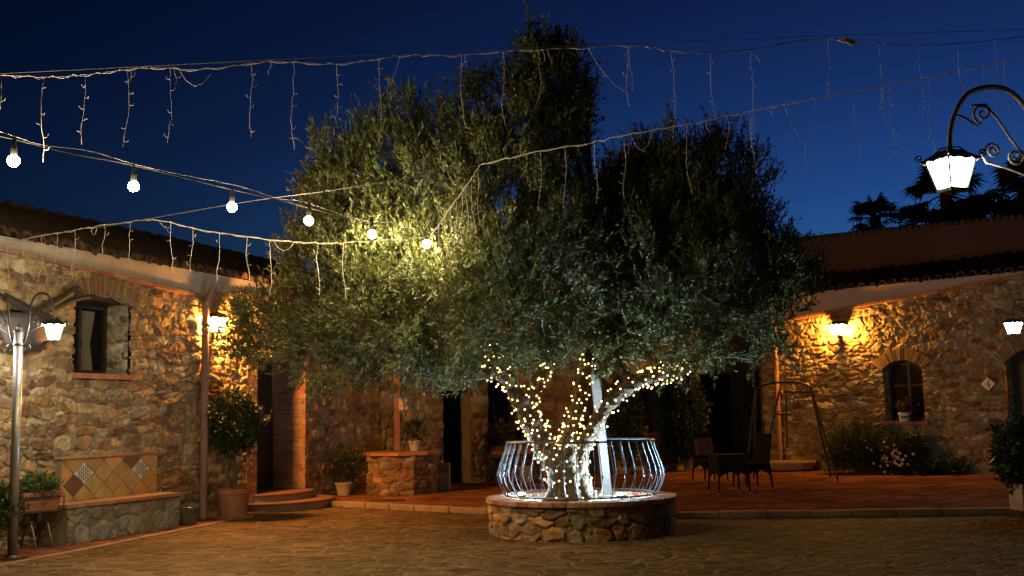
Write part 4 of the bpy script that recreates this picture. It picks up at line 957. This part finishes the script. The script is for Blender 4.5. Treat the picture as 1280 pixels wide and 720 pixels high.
# ------------------------------------------------------------------ overhead strings
def curve_pts(px, n=10):
    pts = [P(x, y, Y) for x, y, Y in px]; return smoothpath(pts, [1]*len(pts), n)[0]
def proj(p):
    d = CR.transposed() @ (p - CAM); return 640+F*d.x/-d.z, 360-F*d.y/-d.z
def strand(m, top, length, seed, sway=.03, end=None, r=.0038):
    rd = random.Random(seed); n = max(4, int(length/.05)); pts = []; wob = rd.uniform(0, 6)
    for i in range(n+1):
        t = i/n; z = -length*t; p = top+Vector((sway*math.sin(t*5+wob)*t+rd.gauss(0, .004), rd.gauss(0, .004), z))
        if end is not None: p = top.lerp(end, t)+Vector((0, 0, -length*4*t*(1-t)))
        pts.append(p)
    m.tube(pts, r, 4)
    for i in range(2, n, 2):
        if rd.random() < .75:
            s = rd.choice((-1, 1)); q = pts[i]; m.tube([q, q+Vector((s*rd.uniform(.018, .035), rd.uniform(-.02, .02), rd.uniform(-.02, .02))), q+Vector((s*rd.uniform(.03, .045), 0, rd.uniform(0, .035)))], r*.9, 4)
def icicle_string(label, px, drops, seed, r=.0044, extra=()):
    pts = curve_pts(px); t = thing('icicle_light_string', label, 'light string', pts[0], 0, 'unlit icicle light strings over the yard')
    m = MB(); rd = random.Random(seed); pts = [p+Vector((0, rd.gauss(0, .003), rd.gauss(0, .004))) for p in pts]
    m.tube(pts, r, 5); m.tube([p+Vector((0, .01, .012*math.sin(i*1.3))) for i, p in enumerate(pts)], r*.55, 4)
    m.build('wire', M_wire, t)
    pj = [proj(p) for p in pts]
    for k, (x, ln) in enumerate(drops):
        i = min(range(len(pts)-1), key=lambda j: abs((pj[j][0]+pj[j+1][0])/2-x)); f = (x-pj[i][0])/((pj[i+1][0]-pj[i][0]) or 1); p = pts[i].lerp(pts[i+1], max(0, min(1, f)))
        m = MB(); strand(m, p, ln*p.y/F, seed*100+k, r=r*.5); m.build('strand', M_wire, t)
    for (xa, ya, xb, yb, sag, Y) in extra:
        m = MB(); a, b = P(xa, ya, Y), P(xb, yb, Y); strand(m, a, sag, seed*77+int(xa), end=b, r=r*.5); m.build('strand', M_wire, t)
    return t
A_px = [(-60, 88, 8.6), (0, 94, 8.8), (60, 96, 9), (120, 92, 9.2), (180, 85, 9.4), (260, 86, 9.6), (335, 77, 9.8), (420, 80, 10), (500, 70, 10.2), (560, 69, 10.4), (660, 63, 10.6), (785, 57, 10.9), (830, 62, 11), (880, 66, 11.1), (940, 62, 11.3), (1000, 51, 11.5), (1060, 50, 11.6), (1130, 56, 11.8), (1200, 54, 12), (1290, 44, 12.2), (1400, 30, 12.5)]
icicle_string('uppermost unlit icicle light string, crossing the whole sky', A_px,
    [(2, 78), (54, 112), (107, 92), (160, 102), (163, 20), (213, 98), (218, 22), (315, 98), (338, 18), (367, 115), (421, 93), (474, 112), (577, 98), (580, 18), (629, 98), (673, 72), (679, 20), (784, 80), (787, 60), (840, 118), (888, 92), (938, 140), (946, 20), (1034, 80), (1098, 92), (1148, 110), (1197, 70), (1243, 90)], 1,
    extra=[(222, 84, 264, 92, .14, 9.5), (478, 120, 500, 72, .05, 10.2), (734, 58, 780, 114, .07, 10.8), (684, 62, 690, 80, .0, 10.6)])
B_px = [(600, 206, 12.2), (660, 192, 11.9), (740, 178, 11.6), (785, 168, 11.4), (860, 155, 11.2), (950, 137, 11), (1020, 123, 10.8), (1120, 104, 10.6), (1200, 89, 10.4), (1290, 68, 10.2), (1400, 40, 10)]
icicle_string('unlit icicle light string rising from the olive crown to the upper right', B_px,
    [(675, 78), (706, 80), (743, 80), (780, 82), (858, 90), (884, 16), (909, 45), (938, 80), (966, 14), (1067, 82), (1103, 50), (1112, 96), (1160, 100), (1229, 40), (1255, 85)], 2,
    extra=[(788, 168, 817, 162, .20, 11.4), (979, 130, 1006, 180, .05, 10.9), (1021, 122, 1006, 180, .03, 10.9), (1006, 180, 1008, 215, .0, 10.9)])
C_px = [(-60, 330, 12.5), (0, 309, 12.4), (40, 297, 12.4), (100, 286, 12.4), (150, 279, 12.4), (195, 275, 12.4), (245, 286, 12.5), (330, 299, 12.6), (400, 304, 12.6), (450, 302, 12.6), (530, 297, 12.7)]
icicle_string('unlit icicle light string in front of the left roof, ending in the olive crown', C_px,
    [(10, 50), (30, 62), (52, 60), (71, 52), (94, 62), (131, 38), (163, 60), (214, 62), (241, 58), (274, 62), (309, 55), (338, 70), (397, 66), (429, 70), (510, 30)], 3,
    extra=[(113, 284, 121, 286, .08, 12.4), (341, 300, 368, 303, .11, 12.6), (198, 275, 214, 283, .05, 12.4)])
D_px = [(600, 206, 12.2), (590, 222, 12.2), (570, 250, 12.3), (552, 276, 12.4), (535, 300, 12.5)]
icicle_string('short unlit icicle light string looping steeply down into the lit olive foliage', D_px,
    [(598, 75), (590, 72), (583, 70), (577, 68), (570, 66), (563, 62), (556, 58), (549, 46), (541, 30)], 4)
m = MB(); m.tube(curve_pts([(0, 92, 9.4), (180, 83, 9.6), (600, 62, 10.4), (1000, 46, 11.4), (1280, 37, 12)]), .003, 4); o = m.build('support_wire', M_thin); tag(o, 'thin dark support wire running just above the uppermost icicle string', 'wire', 'thin support wires')
m = MB(); m.tube(curve_pts([(120, 285, 12.2), (310, 252, 11.9), (400, 240, 12), (500, 224, 12.1), (602, 206, 12.2)]), .004, 4); o = m.build('support_wire', M_thin); tag(o, 'thin wire running from above the left roof to the olive crown', 'wire', 'thin support wires')
# leaf caught on the string
m = MB(); c = P(1060, 52, 11.5); q = [(-.11, .02), (-.05, .045), (.04, .02), (.09, -.0), (.05, -.045), (-.03, -.02), (-.09, -.005)]
vs = [c+Vector((a, .02*math.sin(a*30), b)) for a, b in q]+[c+Vector((a*.9, -.018+.02*math.sin(a*30), b*.8)) for a, b in q]; n_ = len(q)
m.add(vs, [tuple(range(n_)), tuple(range(2*n_-1, n_-1, -1))]+[(k, n_+k, n_+(k+1) % n_, (k+1) % n_) for k in range(n_)]); m.build('dry_leaf', M_leafdry)
tag(bpy.data.objects['dry_leaf'], 'dry yellow leaf caught on the uppermost icicle string', 'leaf')

# festoon with six glowing bulbs
bul = [(17, 201, 8.8), (167, 233, 9.9), (290, 259, 10.9), (386, 276, 11.8), (465, 293, 12.8), (533, 305, 13.2)]
FS = thing('festoon_string', 'black cable with six glowing bulbs sloping from the left into the olive crown', 'light string', P(17, 180, 8.8))
cb = curve_pts([(-90, 150, 8.2), (17, 174, 8.8), (90, 192, 9.3), (168, 207, 9.9), (290, 237, 10.9), (350, 250, 11.4), (386, 260, 11.8), (465, 279, 12.8), (500, 285, 13.0), (540, 289, 13.25), (600, 292, 13.6)])
m = MB(); m.tube(cb, .006, 6); m.build('cable', M_cable, FS); m = MB(); m.tube([p+Vector((0, .02, .035+.02*math.sin(i*.35))) for i, p in enumerate(cb)], .0035, 5); m.build('support', M_thin, FS)
for x, y, Y in bul:
    c = P(x, y, Y); z = Vector((0, 0, 1)); m = MB(); m.tube([c+z*.20, c+z*.10, c+z*.045], [.010, .024, .026], 10); sk = m.build('socket', M_cable, FS)
    m = MB(); m.sphere(c, .048, 20, 14); m.build('bulb', M_bulb, FS, smooth=True)

# ------------------------------------------------------------------ pots, plants
def pot(name, label, c, r, h, mt, group=None, rim=True, n=28, taper=.72):
    t = thing(name, label, 'flowerpot', c, 0, group); m = MB()
    pr = [(r*taper*.98, 0), (r*taper, .01), (r*.93, h*.82)] + ([(r, h*.83), (r, h*.985), (r*.97, h)] if rim else [(r, h)]) + [(r*.88, h), (r*.86, h*.9)]
    m.lathe(pr, c, n); m.build('pot', mt, t, smooth=False); m = MB(); m.lathe([(.01, h*.88), (r*.87, h*.89)], c, n); m.build('soil', M_room, t); return t
c = G(292, 648, .0); k = c.y/F
T = pot('potted_tree', 'ball shaped little tree on a thin stem in a big terracotta pot beside the downpipe', c, 21*k, 36*k, M_terra)
T['category'] = 'potted tree'
m = MB(); m.tube([c+Vector((0, 0, 30*k)), c+Vector((.02, 0, 60*k)), P(293, 540, c.y)], [.035, .028, .024], 8); m.build('stem', M_bark, T)
cc = P(294, 530, c.y); bush('', '', '', cc, (34*k, 30*k, 40*k), 800, GR, 3, size=.06, wid=.03, root=T, stems=False, length=.14, nl=9, up=.2)
m = MB(); m.lathe([(24*k, 0), (25*k, .025), (22*k, .03)], c, 28); m.build('saucer', M_terra, T)
c = G(232, 656, 0); k = c.y/F; pot('glazed_pot', 'empty low dark green glazed pot between the bench and the downpipe', c, 16*k, 22*k, M_glaze, taper=.78)
# trough on stand at the left
TS = thing('flower_trough', 'terracotta flower trough with green herbs in a black iron stand left of the bench', 'flower trough', G(52, 690, 0))
a = G(58, 688, 0); ty = a.y-.05; a0 = P(24, 640, ty+.05); a1 = P(69, 640, ty+.45); dx = (a1-a0); dx.z = 0; Lt = dx.length; dx.normalize(); dy = Vector((-dx.y, dx.x, 0)); zt_ = P(45, 618, ty+.2).z; cen = Vector(((a0.x+a1.x)/2, (a0.y+a1.y)/2, 0))
Lh = Lt/2; Mx = Matrix((dx, dy, Vector((0, 0, 1)))).transposed()
m = MB(); hw, hh = .11, .20
def tp(u, v, z): return cen+dx*u+dy*v+Vector((0, 0, z))
vs = [tp(s*Lh*.9, t*hw*.75, zt_-hh) for s, t in ((-1,-1),(1,-1),(1,1),(-1,1))]+[tp(s*Lh, t*hw, zt_) for s, t in ((-1,-1),(1,-1),(1,1),(-1,1))]
m.add(vs, ((0,3,2,1),(0,1,5,4),(1,2,6,5),(2,3,7,6),(3,0,4,7),(4,5,6,7))); 
for s, (sx_, sy_) in ((1, (Lh*2+.03, .03)),): 
    m.box(tp(0, -hw, zt_-.0), (Lh*2+.05, .03, .05), Mx); m.box(tp(0, hw, zt_), (Lh*2+.05, .03, .05), Mx); m.box(tp(-Lh, 0, zt_), (.03, hw*2-.032, .05), Mx); m.box(tp(Lh, 0, zt_), (.03, hw*2-.032, .05), Mx)
m.build('trough', M_terra, TS, bevel=.006)
m = MB(); zb = zt_-hh-.01
for s in (-1, 1):
    m.tube([tp(-Lh-.03, s*(hw+.02), zb), tp(Lh+.03, s*(hw+.02), zb)], .010, 5); m.tube([tp(-Lh-.03, s*(hw+.02), zb+.17), tp(Lh+.03, s*(hw+.02), zb+.17)], .006, 5)
    for e in (-1, 1): m.tube([tp(e*(Lh+.03), s*(hw+.02), zb), tp(e*(Lh+.03), s*(hw+.02), zb+.2)], .008, 5)
for e in (-1, 1):
    m.tube([tp(e*Lh*.45, 0, zb), tp(e*Lh*.45, 0, zb-.16)], .012, 6); m.tube([tp(e*(Lh+.03), -hw-.02, zb), tp(e*(Lh+.03), hw+.02, zb)], .008, 5)
    m.tube([tp(e*Lh*.45, -.16, .0), tp(e*Lh*.45, -.13, .12), tp(e*Lh*.45, -.05, zb-.15), tp(e*Lh*.45, .05, zb-.15), tp(e*Lh*.45, .13, .12), tp(e*Lh*.45, .16, 0)], .013, 6)
for q in range(1): m.tube(spiral(tp(0, -hw-.022, zb+.10), .04, 1.3, dx, Vector((0, 0, 1)), q), .005, 5)
m.build('stand', M_iron, TS)
bush('', '', '', cen+dx*(-.0)+Vector((0, 0, zt_+.08)), (Lh*1.05, .17, .13), 260, [(.10,.15,.04),(.13,.19,.05),(.08,.12,.04)], 8, size=.04, wid=.02, root=TS, stems=False, length=.09, nl=9)
c = P(2, 628, 12.9); bush('herb_bush', 'leafy green bush at the left edge behind the lamp post and trough', 'bush', (c.x-.1, c.y, c.z-.15), (.30, .25, .32), 380, [(.07,.10,.03),(.09,.13,.04),(.05,.08,.025)], 9, size=.05, wid=.022, length=.13)

# well
wc = G(503, 618, PZ); WY = wc.y+.5; wc = Vector((P(503, 600, WY).x, WY, 0)); kW = WY/F
WL = thing('stone_well', 'octagonal stone well with a flat slab top and a tall rusty post', 'well', (wc.x, wc.y, PZ))
rW = 44*kW; zW = P(500, 570, WY-.5).z
stone_ring('wall', (wc.x, wc.y), rW, PZ, zW, .018, 81, .27, .10, WL, sides=8, depth=.035, pal=PAL*np.array((.6,.48,.42)), mortar=(.16,.12,.08), chink=.1)
m = MB(); m.lathe([(rW+.04, zW), (rW+.07, zW+.01), (rW+.07, zW+.06), (rW+.05, zW+.07)], (wc.x, wc.y, 0), 8); m.build('slab', M_terra, WL)
m = MB(); pb = Vector((P(497, 560, WY).x, WY, zW+.07)); m.box(pb+Vector((0, 0, 1.1)), (.11, .11, 2.2)); m.build('post', mat('rusty_post', (.15, .06, .035), .75, var=(9, .3), bump=(20, .4, .005)), WL, bevel=.006)
m = MB(); q = P(504, 505, WY-.1); m.box(q, (.16, .05, .22)); m.sphere(q+Vector((.0, -.04, .01)), .06); m.build('pulley_box', mat('pink_plaque', (.40, .26, .22), .7, var=(8, .2)), WL)
m = MB(); cbx = Vector((P(549, 600, WY+.5).x, WY+.5, PZ+.38)); m.box(cbx-Vector((0, 0, .12)), (.42, .5, .52)); o = m.build('side_trough', M_kerb, WL, bevel=.02)
q = P(519, 562, WY-.1); q.z = zW+.072
T = pot('well_flowerpot', 'small clay flowerpot with a plant standing on the well slab', q, .13, .2, M_pot); bush('', '', '', q+Vector((0, 0, .36)), (.2, .2, .2), 80, GR, 14, size=.06, wid=.025, root=T, stems=False, length=.14)
c = G(430, 619, PZ); T = pot('wall_flowerpot', 'small pale flowerpot with dark foliage at the foot of the wall left of the well', c, .17, .24, M_pot, rim=True); bush('', '', '', c+Vector((-.05, .1, .5)), (.36, .25, .32), 130, GR, 15, size=.06, wid=.025, root=T, stems=False, length=.2)
m = MB(); c = G(484, 626, PZ); m.lathe([(.01, PZ+.012), (.26, PZ+.012), (.27, PZ+.002)], (c.x, c.y, 0), 20, sx=1.2); tag(m.build('drain_cover', M_dark), 'dark flat metal cover on the patio in front of the well', 'drain cover')
# pots on a ledge right of the black doorway
sh = BK.p(bu(630), PZ, .55); LD = thing('plant_shelf', 'low dark shelf with legs carrying flower boxes, left of the planter', 'shelf', sh)
m = MB(); m.wbox(BK, bu(594), bu(665), .62, .68, .3, .62); m.build('board', M_dark, LD)
for x in (597, 630, 661):
    for o_ in (.34, .58): m = MB(); m.tube([BK.p(bu(x), PZ, o_), BK.p(bu(x), .62, o_)], .02, 6); m.build('leg', M_dark, LD)
for i, (x, lb) in enumerate(((612, 'terracotta flower box at the left end of the plant shelf'), (645, 'terracotta flower box at the right end of the plant shelf, nearer the trunk'))):
    T = thing('flower_box', lb, 'flower box', BK.p(bu(x), .68, .46), 0, 'flower boxes on the shelf'); m = MB(); m.wbox(BK, bu(x)-.22, bu(x)+.22, .68, .86, .36, .56); m.build('box', M_terra, T, bevel=.01)
    bush('', '', '', BK.p(bu(x), 1.02, .46), (.35, .2, .25), 180, GR, 30+i, size=.06, wid=.03, root=T, stems=False, length=.15)
for i, (x, h) in enumerate(((603, .3), (624, .34), (650, .28))):
    c = BK.p(bu(x), PZ, .95); pot('yard_flowerpot', ['round clay pot on the patio at the left below the shelf', 'widest clay pot on the patio in the middle below the shelf', 'smallest clay pot on the patio at the right below the shelf'][i], c, .15+.02*(i == 1)-.02*(i == 2), h, (M_terra, M_pot, M_terra)[i], 'pots below the shelf')
# pot with a flower in the back window
c = BK.p(bu(806), win2[2]+.001, .02); T = pot('sill_flowerpot', 'small pale pot with a red flower on the back window sill right of the prop', c, .10, .16, M_pot)
m = MB(); m.tube([c+Vector((0, 0, .14)), c+Vector((.01, 0, .38))], .008, 5); m.build('stem', M_twig, T); m = MB()
for i in range(9): m.sphere(c+Vector((random.gauss(0, .035), random.gauss(0, .03), .40+random.gauss(0, .03))), .035, 7, 5)
m.build('flower', M_red, T)
# climbing hedges
c = BK.p(bu(840), 1.5, .5); bush('ivy_hedge', 'tall dark ivy hedge column between the back window and the right black doorway', 'hedge', c, (.5, .42, 1.4), 1700, GR, 41, size=.08, wid=.05, length=.18, nl=8)
c = BK.p(bu(768), 1.35, .45); bush('ivy_hedge', 'dark climbing hedge just right of the timber prop, left of the back window', 'hedge', c, (.36, .4, 1.25), 1100, GR, 42, size=.08, wid=.05, length=.18, nl=8)
# arched window flowerpot
u_, z_ = RW.uz(1132, 526); c = RW.p(u_, wr[2]+.001, .05); T = pot('window_flowerpot', 'white patterned pot with red flowers on the arched window sill', c, .13, .2, M_white)
bush('', '', '', c+Vector((0, 0, .3)), (.16, .12, .14), 60, GR, 17, size=.05, wid=.03, root=T, stems=False, length=.1); m = MB()
for i in range(10): m.sphere(c+Vector((random.gauss(0, .09), random.gauss(0, .05), .34+random.gauss(0, .04))), .025, 6, 4)
m.build('flower', M_red, T); m = MB()
for i in range(5):
    a = -2.6+i*.35; m.sphere(c+Vector((math.cos(a)*.125, math.sin(a)*.125, .1)), .02, 6, 4)
m.build('pattern', M_ink, T)
def rground(x, o): u, _ = RW.uz(x, 560); return RW.p(u, PZ, o)
c = rground(1092, .75); bush('grassy_bush', 'dark spiky bush against the wall below and left of the arched window', 'bush', c+Vector((0, 0, .40)), (.62, .4, .50), 900, [(.05,.075,.025),(.07,.095,.035),(.04,.06,.02)], 51, size=.22, wid=.014, up=.9, length=.35, nl=7)
c = rground(1141, .65); TF = bush('flowering_bush', 'low bush with pale pink flowers below the right side of the arched window', 'bush', c+Vector((.05, 0, .38)), (.6, .4, .46), 520, GR, 52, size=.07, wid=.03, length=.2); rr_ = random.Random(4)
for i in range(46):
    a = rr_.gauss(0, .22); q = c+RW.d*(a-.02)+RW.n*(.30+rr_.uniform(0, .12))+Vector((0, 0, .34+rr_.gauss(0, .14))); 
    m = MB()
    for j in range(5): m.sphere(q+Vector((.016*math.cos(j*1.256), 0, .016*math.sin(j*1.256))), .017, 5, 4)
    m.build('flower', M_flower, TF)
c = rground(1186, .55); bush('low_plant', 'low dark ground plant at the wall foot between the flowers and the right doorway', 'plant', c+Vector((0, 0, .1)), (.8, .3, .14), 240, GR, 53, size=.07, wid=.03, stems=False)
c = rground(1000, .5); m = MB(); T = thing('stone_basin', 'rough low stone basin at the foot of the right downpipe', 'basin', c)
m.lathe([(.3, 0), (.42, .05), (.48, .2), (.46, .24), (.38, .23), (.34, .14)], c, 16, sx=1.3, sy=.8); m.build('bowl', M_kerb, T)
# shrub in a pale pot at the right edge
c = G(1281, 640, PZ); c.y += .25; c.x = P(1287, 600, c.y).x; T = thing('potted_shrub', 'big leaved dark shrub in a square pale pot at the right edge on the patio', 'potted shrub', (c.x, c.y, PZ))
m = MB(); m.prism([(c.x+sx*.21, c.y+sy*.21) for sx, sy in ((-1,-1),(1,-1),(1,1),(-1,1))], PZ, PZ+.36); m.build('pot', M_pot, T, bevel=.012)
cc = P(1284, 568, c.y); bush('', '', '', cc, (.36, .36, .48), 420, [(.03,.055,.02),(.045,.075,.025)], 55, size=.13, wid=.05, root=T, stems=True, length=.16, nl=7, up=.1)

# ------------------------------------------------------------------ wicker furniture
def leg4(t, pts, h, r=.022, z0=PZ, splay=.04, cx=0, cy=0):
    for (x, y) in pts:
        m = MB(); s = Vector((x-cx, y-cy, 0)).normalized()*splay; m.tube([(x, y, h), (x+s.x, y+s.y, .02)], [r, r*.75], 8); o = m.build('leg', M_wicker, t, local=True)
        m = MB(); m.lathe([(.02, 0), (.02, .03)], (x+s.x, y+s.y, 0), 8); m.build('tip', M_tip, o, local=True)
def skirt(m, x0, x1, y, z0, z1, sag, ax):
    n = 10; vs = []
    for i in range(n+1):
        t = i/n; x = x0+(x1-x0)*t; zl = z0+sag*(1-(2*t-1)**2)
        for o_ in (-.012, .012): vs += [(x, y+o_, zl), (x, y+o_, z1)] if ax == 'x' else [(y+o_, x, zl), (y+o_, x, z1)]
    fs = []
    for i in range(n): a = i*4; b = a+4; fs += [(a, b, b+1, a+1), (a+3, b+3, b+2, a+2), (a, a+2, b+2, b), (a+1, b+1, b+3, a+3)]
    fs += [(0, 1, 3, 2), (n*4, n*4+2, n*4+3, n*4+1)]; m.add(vs, fs)
def wicker_chair(label, loc, rz, cushion=False):
    t = thing('wicker_chair', label, 'chair', loc, rz, 'wicker chairs around the small table'); w = .23
    m = MB(); m.box((0, 0, .43), (.48, .48, .06)); m.build('seat', M_wicker, t, local=True, bevel=.015)
    m = MB(); Mt = Matrix.Rotation(-.12, 3, 'X'); m.box((0, .255, .71), (.46, .045, .52), Mt); o = m.build('backrest', M_wicker, t, local=True, bevel=.02)
    m = MB(); m.tube([(-.23, .285, .97), (.23, .285, .97)], .022, 8); m.build('top_rail', M_wicker, o, local=True)
    m = MB(); skirt(m, -.24, .24, -.24, .26, .41, .09, 'x'); skirt(m, -.24, .24, .24, .26, .41, .09, 'x'); skirt(m, -.215, .215, -.24, .26, .41, .09, 'y'); skirt(m, -.215, .215, .24, .26, .41, .09, 'y'); m.build('skirt', M_wicker, t, local=True)
    leg4(t, [(-w, -w), (w, -w), (w, w), (-w, w)], .42)
    if cushion: m = MB(); m.box((0, .20, .70), (.40, .07, .36), Mt); m.build('cushion', M_cushion, t, local=True, bevel=.03)
c = G(916, 618, PZ); TBX = c.x; TBY = c.y+.3
t = thing('wicker_table', 'low square dark wicker table between the chairs on the patio', 'table', (TBX, TBY, PZ), .15)
m = MB(); m.box((0, 0, .66), (.56, .56, .03)); m.build('tabletop', M_wicker, t, local=True, bevel=.008); m = MB()
for s_ in (-.26, .26): skirt(m, -.26, .26, s_, .28, .645, .10, 'x'); skirt(m, -.235, .235, s_, .28, .645, .10, 'y')
m.build('skirt', M_wicker, t, local=True); leg4(t, [(-.25, -.25), (.25, -.25), (.25, .25), (-.25, .25)], .64)
c = G(944, 612, PZ); wicker_chair('dark wicker chair right of the small table, its high back to the right', (c.x, c.y+.2, PZ), -1.25)
c = G(886, 604, PZ); wicker_chair('dark wicker chair left of the small table with a rust red back cushion', (c.x+.08, c.y+.3, PZ), .35, True)

# swing frame
M_swing = mat('dark_tube', (.03, .025, .022), .6, var=(9, .2))
SW = thing('swing_frame', 'empty dark tubular garden swing frame in front of the right stone wall', 'swing frame', G(1000, 592, PZ)); sy = 23.2
m = MB(); m.tube(curve_pts([(943, 487, sy), (957, 481, sy), (976, 478, sy), (1000, 479, sy), (1014, 484, sy)], 5), .022, 8); m.build('top_bar', M_swing, SW)
for q in ([(944, 486, sy), (931, 592, sy-1.0)], [(944, 486, sy), (942, 586, sy+.9)], [(1013, 483, sy), (1047, 592, sy-.9)], [(1013, 483, sy), (1038, 589, sy+.7)]):
    a = P(*q[0]); b = P(*q[1]); b.z = PZ+.01; m = MB(); m.tube([a, b], .023, 8); m.build('leg', M_swing, SW)
m = MB(); m.tube([P(975, 486, sy+.3), P(953, 583, sy+.1)], .022, 6); m.tube([P(979, 490, sy+.2), P(1013, 490, sy+.1)], .02, 6); m.tube([P(970, 518, sy+.2), P(990, 518, sy+.2)], .02, 6); m.tube([P(982, 490, sy+.2), P(984, 560, sy+.2)], .018, 6); m.build('brace', M_swing, SW)

# ------------------------------------------------------------------ palms beyond the wall
def palm(label, x, y, Y, rpx, seed, nf=38):
    rd = random.Random(seed); c = P(x, y, Y); k = Y/F; Rr = rpx*k; t = thing('fan_palm', label, 'palm tree', (c.x, c.y, 0), 0, 'dark fan palms behind the right house')
    m = MB(); m.tube([(c.x, c.y, 0), (c.x+.1, c.y, c.z*.5), (c.x, c.y, c.z)], [.28, .22, .2], 10); m.build('trunk', M_bark, t)
    m = MB(); st = MB()
    for f in range(nf):
        az = rd.uniform(0, 2*math.pi); el = rd.uniform(-.9, 1.35); d = Vector((math.cos(az)*math.cos(el), math.sin(az)*math.cos(el), math.sin(el))); L = Rr*rd.uniform(.42, .58)
        hub = c+d*L+Vector((0, 0, -.12*L)); st.tube([c, c+d*L*.5, hub], [.03, .022, .015], 4)
        side = d.cross(Vector((0, 0, 1)));  side = side.normalized() if side.length > .05 else Vector((1, 0, 0)); up = side.cross(d).normalized(); nb = 15
        for i in range(nb):
            a = (i/(nb-1)-.5)*3.6; q = (d*math.cos(a)+side*math.sin(a)).normalized(); Lb = Rr*rd.uniform(.42, .55)*(1-.12*abs(a)); w_ = q.cross(up).normalized()*.05*Rr/1.5
            p1 = hub+q*Lb*.55+up*.04; p2 = hub+q*Lb+Vector((0, 0, -.28*Lb))
            m.add([hub, p1+w_, p2, p1-w_], [(0, 1, 2, 3)])
    m.build('fronds', M_palm, t); st.build('stalks', M_palm, t)
palm('small dark fan palm standing leftmost above the red wall', 1094, 272, 42, 42, 1, 34)
palm('broad dark fan palm directly behind the large lantern', 1182, 243, 38, 62, 2, 46)
palm('dark fan palm cut off by the right edge of the picture', 1280, 238, 36, 58, 3, 46)
palm('low fan palm crown between the small and the broad palm', 1140, 282, 44, 40, 4, 34)
palm('low fan palm crown between the broad palm and the right edge', 1226, 272, 42, 46, 5, 34)
